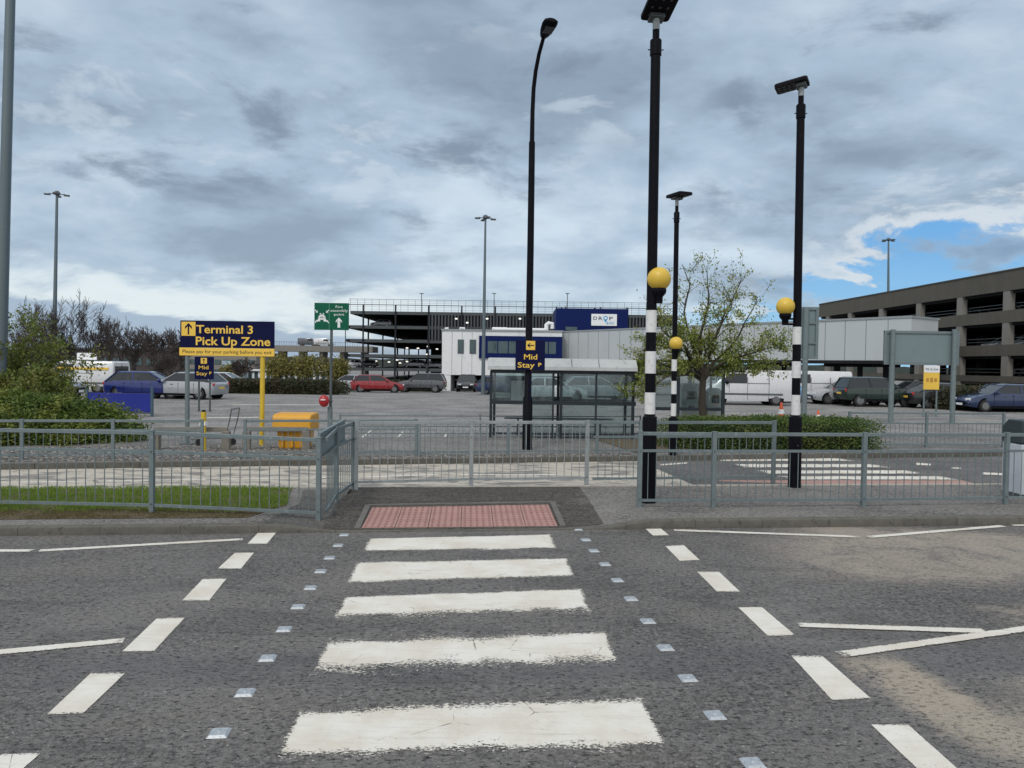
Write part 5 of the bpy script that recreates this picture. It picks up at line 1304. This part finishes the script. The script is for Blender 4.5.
# yellow and white poster
Y = 33; b_ = P(931, 392, Y); b_.z = GH(Y)
t = thing('poster_sign', b_, 'white and yellow poster sign with faint blue lettering below the large grey sign back', 'sign')
lx = lambda px: P(px, 375, Y).x - b_.x
lz = lambda py: P(931, py, Y).z - b_.z
bo = MB().box((0, 0, lz(377.5)), (lx(938.5) - lx(923), .04, lz(365.5) - lz(389.5))).build('board', yel, t)
MB().box((0, -.023, lz(369)), (lx(938.5) - lx(923), .006, lz(365.5) - lz(372.5))).build('white_header', white_s, bo)
mb = MB(); text_mb(mb, 'Pick Up Zone', 0, lz(369), -.028, .56, .12, .01); mb.build('lettering', blue_c, bo)
mb = MB()
for i, x in enumerate((-.18, 0, .18)): mb.box((x, -.024, lz(380)), (.12, .004, .16 + .05 * (i % 2)))
mb.build('picture_marks', mat('ochre_print', (.45, .24, .04), .6), bo)
for x in (-.28, .28): MB().tube([(x, .05, 0), (x, .05, lz(366))], .035, 8).build('post', galv, t, smooth=True)
# pale rounded cover at left edge
cv = P(-3, 405, 21.5); tag(MB().lathe((0, 0, 0), [(.34, 0), (.34, 1.1), (.31, 1.35), (.22, 1.52), (.08, 1.60)], 20).build('utility_cabinet', galv_pale, origin=(cv.x, 21.5, .0), smooth=True), 'pale grey round-topped cabinet cut by the left edge of the picture', 'cabinet')

# ------------------------------------------------------------------ road studs
stud_m = mat('steel_stud', (0.50, 0.53, 0.55), .35, metal=.55, var=.15, scale=20, dirt=(.25, .26, .27))
def ordn(i): return ['nearest the camera', 'second nearest', 'third nearest', 'fourth nearest', 'fifth nearest', 'sixth nearest', 'seventh nearest', 'eighth nearest', 'ninth nearest', 'tenth nearest', 'farthest, by the kerb', 'past the farthest'][i]
SL = [(219, 733.5), (245, 693), (267.5, 658.5), (284, 629.5), (298, 607), (310.5, 588), (320.5, 571.5), (329.5, 558), (338, 545.5), (344, 535)]
SR = [(753, 763.5), (715, 715.5), (688, 678.5), (665.5, 648), (648, 621.5), (631, 599), (617.5, 580.5), (605, 564.5), (594, 551), (586, 540), (578, 529.5)]
for side, L_ in (('left', SL), ('right', SR)):
    for i, (px, py) in enumerate(L_):
        p = G(px, py); t = thing('road_stud', p, f'square steel road stud in the {side} row beside the crossing, {ordn(i) if i < len(L_) - 1 else ordn(10)}', 'stud', 'steel studs beside the crossing', math.atan2(EU.y, EU.x))
        mb = MB(); s = .056; mb.add([(-s, -s, 0), (s, -s, 0), (s, s, 0), (-s, s, 0), (-s * .75, -s * .75, .012), (s * .75, -s * .75, .012), (s * .75, s * .75, .012), (-s * .75, s * .75, .012)], [(0, 1, 5, 4), (1, 2, 6, 5), (2, 3, 7, 6), (3, 0, 4, 7), (4, 5, 6, 7)]); mb.build('plate', stud_m, t)
        if i < 6: MB().ball((0, 0, .011), .012, 8, 6, (1, 1, .5)).build('dome', stud_m, t)

# ------------------------------------------------------------------ terminal building
Y = 75.0; z0 = GH(Y)
X = lambda px, Yq=75.0: P(px, 350, Yq).x
Z = lambda py, px=500, Yq=75.0: P(px, py, Yq).z
t = thing('terminal_building', (0, Y, z0), 'low white panelled building with navy window band and navy rooftop box', 'building')
xl, xr = X(442), X(562); top = Z(331.3); dp = 14
wl = MB()
wl.box(((xl + xr) / 2, dp / 2, (top + .95) / 2 + .35 - z0 * .5), (xr - xl, dp, top - 1.3), 0)
for o_ in (): pass
wl = MB(); zlow = Z(375.5)
wl.box(((xl + xr) / 2, dp / 2, (top + zlow) / 2 - z0), (xr - xl, dp, top - zlow)); wall = wl.build('upper_wall', clad_w, t)
MB().box((xl + .45, dp / 2, (zlow - z0) / 2), (.9, dp - .1, zlow - z0 - .01)).build('end_wall', clad_w, t)
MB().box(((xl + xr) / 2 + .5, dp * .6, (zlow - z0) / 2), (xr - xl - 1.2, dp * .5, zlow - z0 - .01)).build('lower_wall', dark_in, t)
MB().box(((xl + xr) / 2, dp / 2, top - z0 + .08), (xr - xl + .2, dp + .2, .16)).build('roof', galv_pale, t)
for k in range(1, 12):
    px = 442 + k * 10
    if px < 480 or True: 
        MB().box((X(px), -.008, ((top if px < 479 else Z(337)) + zlow) / 2 - z0), (.03, .012, top - zlow - .2 if px < 479 else .01)).build('panel_joint', galv, wall) if px < 479 else None
for (a, b) in ((458.3, 463.2), (470.2, 475.4)):
    f = MB().box(((X(a) + X(b)) / 2, -.03, Z(347) - z0), (X(b) - X(a) + .12, .08, Z(340) - Z(354))).build('window', galv_dark, t)
    MB().box(((X(a) + X(b)) / 2, -.075, Z(347) - z0), (X(b) - X(a), .02, Z(340.6) - Z(353.4))).build('pane', winglass, f)
nb = MB().box(((X(479) + xr) / 2, -.10, (Z(336) + Z(358.5)) / 2 - z0), (xr - X(479), .2, Z(336) - Z(358.5))).build('window_band', blue_c, t)
for (a, b) in ((487.5, 497.5), (498, 508), (508.5, 518), (518.5, 528), (528.5, 538), (538.5, 548), (548.5, 556)):
    MB().box(((X(a) + X(b)) / 2, -.21, Z(347.3) - z0), (X(b) - X(a) - .05, .03, Z(341.5) - Z(353.5))).build('window', winglass, t)
mb = MB(); mb.box((X(482), -.21, Z(347) - z0), (.25, .03, 1.8)); mb.build('blue_fin', blue_c, t)
MB().box((X(499), 2.2, Z(328.8) - z0), (1.6, .8, .5)).build('roof_duct', clad_w, t, bevel=.1); MB().box((X(520), 2.2, Z(329) - z0), (5.4, 1.0, .45)).build('roof_duct', clad_w, t, bevel=.12)
MB().tube([(X(547), 2, Z(331) - z0), (X(547), 2, Z(323) - z0), (X(549), 2, Z(321.5) - z0), (X(553), 2, Z(322) - z0), (X(553), 2, Z(327) - z0)], .22, 10).build('roof_pipe', clad_w, t, smooth=True)
MB().tube([(X(444), 1.5, Z(331) - z0), (X(444), 1.5, Z(328.5) - z0), (X(447), 1.5, Z(328.5) - z0)], .12, 8).build('roof_pipe', clad_w, t, smooth=True)
MB().tube([(X(459), 1.5, Z(331) - z0), (X(459), 1.5, Z(328) - z0), (X(463), 1.5, Z(328) - z0), (X(463), 1.5, Z(331) - z0)], .13, 8).build('roof_pipe', clad_w, t, smooth=True)
# rooftop box with sign
YB = 80; xb0, xb1 = X(555.5, YB), X(627.5, YB); zb0, zb1 = P(590, 333, YB).z, P(590, 308.6, YB).z
rb = MB().box(((xb0 + xb1) / 2, YB - Y + 3, (zb0 + zb1) / 2 - z0), (xb1 - xb0, 6, zb1 - zb0)).build('rooftop_box', blue_c, t)
for px in (556, 565, 600, 626.5): MB().box((X(px, YB), .2 + YB - Y, zb1 - z0 + .1), (.18, .18, .2)).build('roof_vent', galv_dark, rb)
MB().box((X(571, YB), YB - Y - .03, P(570, 328.5, YB).z - z0), (X(576.5, YB) - X(565, YB), .05, .35)).build('window', winglass, t)
sg = thing('shop_sign', (X(603.5, YB), YB - .06, P(603, 320, YB).z), 'white board reading DROP and GO in navy and light blue on the navy rooftop box', 'sign')
ws, hs2 = X(616.3, YB) - X(590.8, YB), P(603, 314.2, YB).z - P(603, 326, YB).z
bd = MB().box((0, 0, 0), (ws, .08, hs2)).build('board', white_s, sg, bevel=.03)
mb = MB(); text_mb(mb, 'D', -ws * .35, hs2 * .14, -.046, ws * .15, hs2 * .30, .012); text_mb(mb, 'R', -ws * .14, hs2 * .14, -.046, ws * .15, hs2 * .30, .012); text_mb(mb, 'P', ws * .27, hs2 * .14, -.046, ws * .14, hs2 * .30, .012); mb.build('lettering', blue_c, bd)
lb_ = mat('light_blue_print', (.03, .30, .60), .5)
mb = MB(); n = 20; cx, cz = ws * .055, hs2 * .16
ro_, ri_ = hs2 * .19, hs2 * .11
mb.add([(cx + r_ * math.cos(2 * PI * i / n), -.046, cz + r_ * math.sin(2 * PI * i / n)) for r_ in (ro_, ri_) for i in range(n)], [(i, (i + 1) % n, n + (i + 1) % n, n + i) for i in range(n)])
mb.add([(cx - ro_ * .85, -.0455, cz - ro_ * .55), (cx + ro_ * .85, -.0455, cz - ro_ * .55), (cx, -.0455, cz - ro_ * 2.1)], [(0, 1, 2)]); mb.build('pin_mark', lb_, bd)
mb = MB(); text_mb(mb, '&GO', ws * .24, -hs2 * .25, -.046, ws * .30, hs2 * .22, .01); mb.build('lettering', lb_, bd)

# ------------------------------------------------------------------ covered bridge
NA, NB, NC_ = Vector((25.8, 48, 0)), Vector((5.15, 77, 0)), Vector((43.2, 74, 0))
ztop, zbot = 5.45, 2.68
t = thing('covered_bridge', (NA.x, NA.y, GH(48)), 'long pale grey clad covered bridge running from the white building to the concrete car park', 'bridge')
T = Vector(t.location)
e = (NB - NA).normalized(); nn = Vector((-e.y, e.x, 0)); nn = nn if nn.y > 0 else -nn
def slab(name, a, b, n_, w_, z0_, z1_, m_, parent, in_=0.0):
    vs = [a - T, b - T, b + n_ * w_ - T, a + n_ * w_ - T]
    lo = [(v.x, v.y, z0_ - T.z) for v in vs]; hi_ = [(v.x, v.y, z1_ - T.z) for v in vs]
    fs = [(3, 2, 1, 0), (4, 5, 6, 7), (0, 1, 5, 4), (1, 2, 6, 5), (2, 3, 7, 6), (3, 0, 4, 7)]
    if (b - a).cross(n_).z < 0: fs = [tuple(reversed(f)) for f in fs]
    return MB().add(lo + hi_, fs).build(name, m_, parent)
main = slab('cladding', NA, NB, nn, 3.6, zbot, ztop, clad, t)
L = (NB - NA).length; k = 1
while k * 1.5 < L:
    q = NA + e * k * 1.5 - nn * .012; q2 = q + e * .035; slab('panel_joint', q, q2, nn, .02, zbot + .03, ztop - .03, galv, main); k += 1
slab('roof_edge', NA - nn * .06 - e * .06, NB - nn * .06, nn, 3.8, ztop + .003, ztop + .14, galv_pale, t)
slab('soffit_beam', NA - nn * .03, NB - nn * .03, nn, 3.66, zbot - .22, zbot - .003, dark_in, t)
e2 = (NC_ - NA).normalized(); n2 = Vector((-e2.y, e2.x, 0))
s0 = NA + e2 * .05 + e * 0
def poly_slab(name, ps, z0_, z1_, m_):
    mb = MB(); mb.prism([(p.x - T.x, p.y - T.y) for p in ps], 'z', z0_ - T.z, z1_ - T.z); return mb.build(name, m_, t)
q0, q3 = NA + e2 * .02 + nn * .02, NA + e * .4 + nn * 1.6
leg2 = poly_slab('return_cladding', [q0, NC_, NC_ + n2 * 3.2, q3], zbot + .02, ztop - .05, mat('grey_return_cladding', (.22, .25, .265), .5, var=.08))
for f in (.06, .30, .62): q = NA + e2 * (f * (NC_ - NA).length) - n2 * -.0; MB().tube([(q.x - T.x + n2.x * -.15, q.y - T.y + n2.y * -.15, zbot - T.z + .02), (q.x - T.x + n2.x * -.15, q.y - T.y + n2.y * -.15, ztop - T.z - .15)], .16, 10).build('rain_pipe', galv_pale, t, smooth=True)
poly_slab('roof_edge', [q0 - n2 * .06 + e2 * .1, NC_ - n2 * .06, NC_ + n2 * 3.3, q3 + e2 * .2], ztop - .047, ztop + .06, galv_dark)
for (px, w_) in ((676, .5), (751, .55), (770, .5), (823, .6), (846, .5), (872, .5)):
    # column on the bridge line seen at this column of the picture
    d_ = ray(px, 370); tt = (NA.x * e.y - NA.y * e.x + nn.x * 0) / (d_.x * e.y - d_.y * e.x); q = Vector((d_.x * tt, d_.y * tt, 0)) + nn * 1.8
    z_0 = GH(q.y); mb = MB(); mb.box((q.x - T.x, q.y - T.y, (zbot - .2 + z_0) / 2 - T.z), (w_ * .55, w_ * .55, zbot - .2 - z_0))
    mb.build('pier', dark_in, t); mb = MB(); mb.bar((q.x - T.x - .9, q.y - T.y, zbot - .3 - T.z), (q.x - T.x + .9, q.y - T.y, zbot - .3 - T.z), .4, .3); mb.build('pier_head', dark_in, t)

# ------------------------------------------------------------------ concrete car park (right)
FX0, FY0, FX1, FY1 = 44.6, 46.0, 42.9, 104.0
t = thing('concrete_car_park', (FX0, FY0, GH(60)), 'weathered concrete multi-storey car park with open decks along the right edge', 'car park')
T = Vector(t.location); fa, fb = Vector((FX0, FY0, 0)), Vector((FX1, FY1, 0)); e = (fb - fa).normalized(); ni = Vector((e.y, -e.x, 0)); ni = ni if ni.x > 0 else -ni
LL = (fb - fa).length; DEP = 34
def sl2(name, u0, u1, d0, d1, z0_, z1_, m_, parent=t):
    a, b = fa + e * u0, fa + e * u1; vs = [a + ni * d0, b + ni * d0, b + ni * d1, a + ni * d1]
    lo = [(v.x - T.x, v.y - T.y, z0_ - T.z) for v in vs]; hi_ = [(v.x - T.x, v.y - T.y, z1_ - T.z) for v in vs]
    fs = [(0, 1, 2, 3), (7, 6, 5, 4), (4, 5, 1, 0), (5, 6, 2, 1), (6, 7, 3, 2), (7, 4, 0, 3)]
    return MB().add(lo + hi_, fs).build(name, m_, parent)
sl2('parapet', 0, LL, 0, .35, 9.25, 11.0, concrete)
sl2('coping', -.05, LL + .05, -.06, .42, 11.003, 11.12, mat('dark_coping', (.07, .065, .06), .9))
SP = ((6.42, 7.5), (3.45, 4.45), (1.05, 1.62))
for (a, b) in SP: sl2('spandrel', 0, LL, 0, .3, a, b, concrete)
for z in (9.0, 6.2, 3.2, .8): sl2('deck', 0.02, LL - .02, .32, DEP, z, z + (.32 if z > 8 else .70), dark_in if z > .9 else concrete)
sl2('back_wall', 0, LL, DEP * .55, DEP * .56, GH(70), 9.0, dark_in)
sl2('back_parapet', 0, LL, DEP - .3, DEP, 9.3, 10.7, concrete); sl2('end_wall', LL - .3, LL - .02, .4, DEP, 9.33, 10.9, concrete); sl2('end_spandrel', LL - .3, LL - .02, .4, DEP, 6.5, 7.4, concrete); sl2('end_spandrel', LL - .3, LL - .02, .4, DEP, 3.5, 4.4, concrete)
cols = []
for px in (1100, 1050, 1004, 957.5, 916.5, 879, 848, 826):
    d_ = ray(px, 360); # intersection with the facade line
    tt = (fa.x * e.y - fa.y * e.x) / (d_.x * e.y - d_.y * e.x); q = Vector((d_.x * tt, d_.y * tt, 0)); cols.append((q - fa).dot(e))
for u in cols:
    for (z0_, z1_) in ((7.5, 9.25), (4.45, 6.42), (1.62, 3.45), (GH(80), 1.05)): sl2('column', u - .42, u + .42, .03, .55, z0_ + .001, z1_ - .001, concrete_p)
    for z0_ in (6.52, 3.77, 1.12): sl2('column', u - .5, u + .5, 12, 12.6, z0_, z0_ + 2.4, concrete)
hr = mat('deck_handrail', (.08, .10, .10), .5)
us = sorted(cols)
for a, b in zip(us[:-1], us[1:]):
    for zt_ in (7.5, 4.45, 1.62):
        mb = MB()
        for zz in (.32, .62):
            p, q = fa + e * (a + .6) + ni * .55, fa + e * (b - .6) + ni * .55
            mb.bar((p.x - T.x, p.y - T.y, zt_ + zz - T.z), (q.x - T.x, q.y - T.y, zt_ + zz - T.z), .05, .05)
        mb.build('handrail', hr, t)
for (px, z) in ((918, 10.9), (1016, 10.7)):
    pass
# cars on its decks
def deckcar(lab, px, z, dd0, col, kind='hatch', yaw=None):
    d_ = ray(px, 350); tt = (fa.x * e.y - fa.y * e.x) / (d_.x * e.y - d_.y * e.x); q = Vector((d_.x * tt, d_.y * tt, 0)) + ni * dd0
    car(lab, (q.x, q.y, z), R(180) if yaw is None else yaw, col, kind, 'cars on the decks of the concrete car park')
deckcar('left white car of three on the middle deck, concrete car park', 974, 3.91, 3.2, 'white')
deckcar('taller silver car between two white ones on the concrete car park deck', 986, 3.91, 3.4, 'silver', 'suv')
deckcar('right white car of three on the middle deck, concrete car park', 998, 3.91, 3.2, 'white')
deckcar('silver car on the lowest deck of the concrete car park, below the three white ones', 981, 1.51, 4.5, 'silver')
deckcar('silver car on the upper deck of the concrete car park, left bay', 939, 6.91, 3.0, 'silver')
deckcar('dark car on the upper deck of the concrete car park, behind the handrail', 985, 6.91, 3.2, 'grey')
deckcar('pale car on the upper deck at the right edge of the picture', 1018, 6.91, 3.0, 'white')
deckcar('blue car on the lowest deck at the right edge of the picture', 1020, 1.51, 3.4, 'dark blue')
deckcar('dark van roof showing over the parapet on the top of the concrete car park', 985, 9.34, 4.0, 'black', 'van', R(90))
deckcar('silver car roof showing over the parapet beside the roof mast', 925, 9.34, 1.6, 'silver', 'suv', R(90))

# ------------------------------------------------------------------ open steel car park (far)
Y = 142.0; z0 = -1.5
X = lambda px: P(px, 340, Y).x
Z = lambda py, px=500: P(px, py, Y).z
xa, xb = X(346), X(676)
t = thing('steel_car_park', (0, Y, z0), 'open sided dark steel multi-storey car park with five decks and a roof fence', 'car park')
dk = mat('deck_edge_steel', (.055, .065, .070), .6, var=.15, scale=.5)
for i, py in enumerate((314.5, 328.8, 342.5, 357.5, 371)):
    z = Z(py); sl = MB(); sl.add([(xa + (.0 if i else .8), 0, z - .28 - z0), (xb, 0, z - .28 - z0), (xb, 72, z - .28 - z0), (X(352) , 72, z - .28 - z0), (xa + (.0 if i else .8), 0, z + .28 - z0), (xb, 0, z + .28 - z0), (xb, 72, z + .28 - z0), (X(352), 72, z + .28 - z0)],
        [(3, 2, 1, 0), (4, 5, 6, 7), (0, 1, 5, 4), (1, 2, 6, 5), (2, 3, 7, 6), (3, 0, 4, 7)])
    dko = sl.build('deck', dark_in, t)
    MB().box(((xa + xb) / 2 + .4, -.06, z - z0), (xb - xa - .8, .1, .60)).build('deck_edge', dk, dko)
for px in (363.3, 395.5, 428.5, 461.5, 495, 528, 561, 594, 627, 660):
    MB().box((X(px), -.2, (Z(306.5) - z0) / 2), (.28, .26, Z(306.5) - z0)).build('column', steel_dk, t)
for px in (345.5,): MB().box((X(px), -.1, (Z(327) - z0) / 2), (.12, .2, Z(327) - z0)).build('column', steel_dk, t)
for yy in (18, 36, 54, 72):
    for px in (350, 383, 416, 449, 482): MB().box((P(px, 340, Y).x, yy, (Z(314) - z0) / 2), (.3, .3, Z(314) - z0)).build('column', steel_dk, t)
MB().box(((X(408) + xb) / 2, 40, (Z(315) - z0) / 2), (xb - X(408), .2, Z(315) - z0)).build('inner_wall', steel_dk, t)
MB().box(((X(352) + X(440)) / 2 + 3, 71, 3.2), (X(440) - X(352), .2, 1.2)).build('inner_parapet', steel_dk, t)
# louvre screen: vertical blades as one part
mb = MB(); x = X(429)
while x < xb: mb.box((x, -.28, (Z(315.5) + Z(341)) / 2 - z0), (.30, .06, Z(315.5) - Z(341))); x += .62
mb.build('louvre_screen', mat('louvre_blades', (.050, .058, .065), .6), t)
MB().box(((X(429) + xb) / 2, .3, (Z(316) + Z(341)) / 2 - z0), (xb - X(429), .05, Z(316) - Z(341))).build('screen_backing', mat('screen_backing_dark', (.010, .011, .013), .8), t)
# roof fence
mb = MB(); x = xa + .8; zf0, zf1 = Z(313) - z0, Z(301) - z0
while x < xb: mb.box((x, -.1, (zf0 + zf1) / 2), (.05, .05, zf1 - zf0)); x += 1.38
for zz in (zf1, Z(306.5) - z0): mb.box(((xa + xb) / 2, -.1, zz), (xb - xa - 1, .05, .07 if zz == zf1 else .14))
mb.build('roof_fence', galv_dark, t)
for zz in (302.5, 304.5, 308.5, 311): MB().box(((xa + xb) / 2, -.1, Z(zz) - z0), (xb - xa - 1, .02, .03)).build('fence_wire', galv_dark, t)
for px in (421.5, 494, 567.3):
    b_ = P(px, 306, Y + 20); tp = P(px, 293.5, Y + 20); o = thing('roof_lamp', (b_.x, Y + 20, Z(314) + .3), {421.5: 'left', 494: 'middle', 567.3: 'right'}[px] + 'most small lamp post on the roof of the steel car park' if px != 494 else 'middle small lamp post on the roof of the steel car park', 'lamp post', 'lamp posts on the steel car park roof')
    h = tp.z - Z(314) - .3; MB().tube([(0, 0, 0), (0, 0, h)], .08, 6).build('pole', galv_dark, o); MB().box((0, 0, h), (.9, .3, .15)).build('lamp_head', galv_dark, o)
# ceiling lamps, lit
em, nt_, b_2 = newmat('lit_ceiling_lamp'); b_2.inputs['Emission Color'].default_value = (1, .96, .85, 1); b_2.inputs['Emission Strength'].default_value = 1.3; b_2.inputs['Base Color'].default_value = (.8, .8, .75, 1)
rg = random.Random(8)
for (px, py) in ((397, 360), (407, 348), (418, 348.3), (428, 346.5), (437, 349), (427, 354.3), (400, 363), (389, 362), (407, 361.5), (418, 363), (376, 361), (456, 318.5), (487, 318.5), (467, 322.5), (520, 318.5), (590, 318)):
    yy = 6 if py > 340 else -1
    q = P(px, py, Y + yy); MB().box((q.x, yy - .0 if py > 340 else -.36, q.z - z0), (.42, .3, .22)).build('ceiling_lamp', em, t)
for (lab, px, z, yy, col, kind) in (('silver car on the lowest deck of the steel car park', 414, Z(371) + .3, 4, 'silver', 'suv'), ('white car on the lowest deck of the steel car park, at its left end', 352, Z(371) + .3, 4, 'white', 'hatch'),
                             ('dark car on the second deck of the steel car park near its left end', 367, Z(371) + .3, 5, 'grey', 'hatch'), ('pale car on the fourth deck of the steel car park', 381, Z(328.8) + .3, 5, 'silver', 'hatch'), ('silver car on the lowest deck beside the white building', 434, Z(371) + .3, 4, 'silver', 'hatch')):
    car(lab, (P(px, 360, Y + yy).x, Y + yy, z), R(178), col, kind, 'cars on the decks of the steel car park')

# ------------------------------------------------------------------ far left background
t = thing('striped_shed', (P(290, 375, 112).x, 112, -1.5), 'long low building with alternating dark and pale bays behind the dark hedge', 'building')
w_ = P(350, 375, 112).x - P(246, 375, 112).x; zt = P(290, 371.5, 112).z + 1.5
MB().box((0, 2, zt / 2), (w_, 4, zt - .02)).build('wall', winglass, t); MB().box((0, 1.9, zt + .1), (w_ + .5, 4.6, .22)).build('roof', clad_w, t, bevel=.03)
for k in range(17): MB().box((-w_ / 2 + w_ * (k + .5) / 17, -.04, zt / 2 - .05), (w_ / 17 * .38, .1, zt - .15)).build('pale_bay', clad_w, t)
MB().box((-w_ / 2 - .2, -.5, zt * .9), (3.2, 2.2, zt * 1.7)).build('end_block', mat('pale_blue_block', (.32, .42, .48), .6), t)
t = thing('elevated_road', (P(300, 350, 190).x, 190, -1.5), 'long low concrete flyover crossing behind the willows', 'bridge')
w_ = P(352, 350, 190).x - P(236, 350, 190).x; z1 = P(300, 345.5, 190).z + 1.5; z2_ = P(300, 351.5, 190).z + 1.5
MB().box((0, 4, (z1 + z2_) / 2), (w_ * 1.25, 8, z1 - z2_)).build('deck', concrete_p, t)
for k in range(7): MB().box((-w_ * .55 + k * w_ * .18, 4, z2_ / 2), (1.0, 5, z2_ - .02)).build('pier', concrete_p, t)
mb = MB()
for k in range(60): mb.box((-w_ * .62 + k * w_ * 1.24 / 59, .1, z1 + .45), (.06, .06, .9))
mb.box((0, .1, z1 + .9), (w_ * 1.24, .06, .08)); mb.build('parapet_rail', galv_dark, t)
car('white van crossing the flyover above the willows', (P(322, 345, 190).x, 192, P(300, 345.5, 190).z), R(0), 'white', 'van', group='vehicles on the flyover', name='flyover_van')
car('dark van on the flyover right of the Terminal 3 sign', (P(306, 345, 190).x, 192, P(300, 345.5, 190).z), R(0), 'grey', 'van', group='vehicles on the flyover', name='flyover_van')
t = thing('dark_depot', (P(110, 360, 125).x, 125, -1.5), 'long dark flat-roofed building seen through the bare trees', 'building')
w_ = P(200, 360, 125).x - P(40, 360, 125).x; zt = P(150, 350, 125).z + 1.5
MB().box((0, 6, zt / 2), (w_, 12, zt)).build('wall', mat('dark_brown_wall', (.055, .048, .045), .9, var=.2), t); MB().box((0, 6, zt + .15), (w_ + .6, 12.6, .3)).build('roof', galv_dark, t)
for k in range(14): MB().box((-w_ / 2 + w_ * (k + .5) / 14, -.05, zt * .6), (w_ / 14 * .6, .12, zt * .22)).build('window', winglass, t)
t = thing('office_block', (P(222, 365, 118).x, 118, -1.5), 'pale two storey building with window rows below the Terminal 3 sign', 'building')
w_ = P(258, 360, 118).x - P(190, 360, 118).x; zt = P(222, 354, 118).z + 1.5
MB().box((0, 5, zt / 2), (w_, 10, zt)).build('wall', concrete_p, t); MB().box((0, 5, zt + .12), (w_ + .4, 10.4, .24)).build('roof', galv_dark, t)
for r_ in (.38, .72):
    for k in range(8): MB().box((-w_ / 2 + w_ * (k + .5) / 8, -.04, zt * r_), (w_ / 8 * .75, .1, zt * .16)).build('window', winglass, t)
# distant wooded ridge
mb = MB(); rr = random.Random(2); N = 160
for k in range(N + 1):
    a = R(-62) + R(124) * k / N; x, y = 620 * math.sin(a), 620 * math.cos(a); h = 4.0 + 3.0 * mnoise.noise(Vector((k * .09, 0, 0))) + 1.2 * rr.random(); mb.v += [(x, y, -3), (x * 1.0, y, h), (x * 1.12, y * 1.12, h * .8 - 2)]
for k in range(N): mb.f += [(3 * k, 3 * k + 1, 3 * k + 4, 3 * k + 3), (3 * k + 1, 3 * k + 2, 3 * k + 5, 3 * k + 4)]
struct(mb.build('distant_hills', mat('far_woodland', (.045, .058, .052), 1, var=.35, scale=.12)))

p = G(394, 416.5, -0.012); o = MB().lathe((0, 0, 0), [(.17, 0), (.16, .05), (.10, .09), (.03, .105)], 16).build('ground_dome', white_s, origin=p, smooth=True); tag(o, 'small low white dome lying on the open parking area beyond the rails', 'marker')
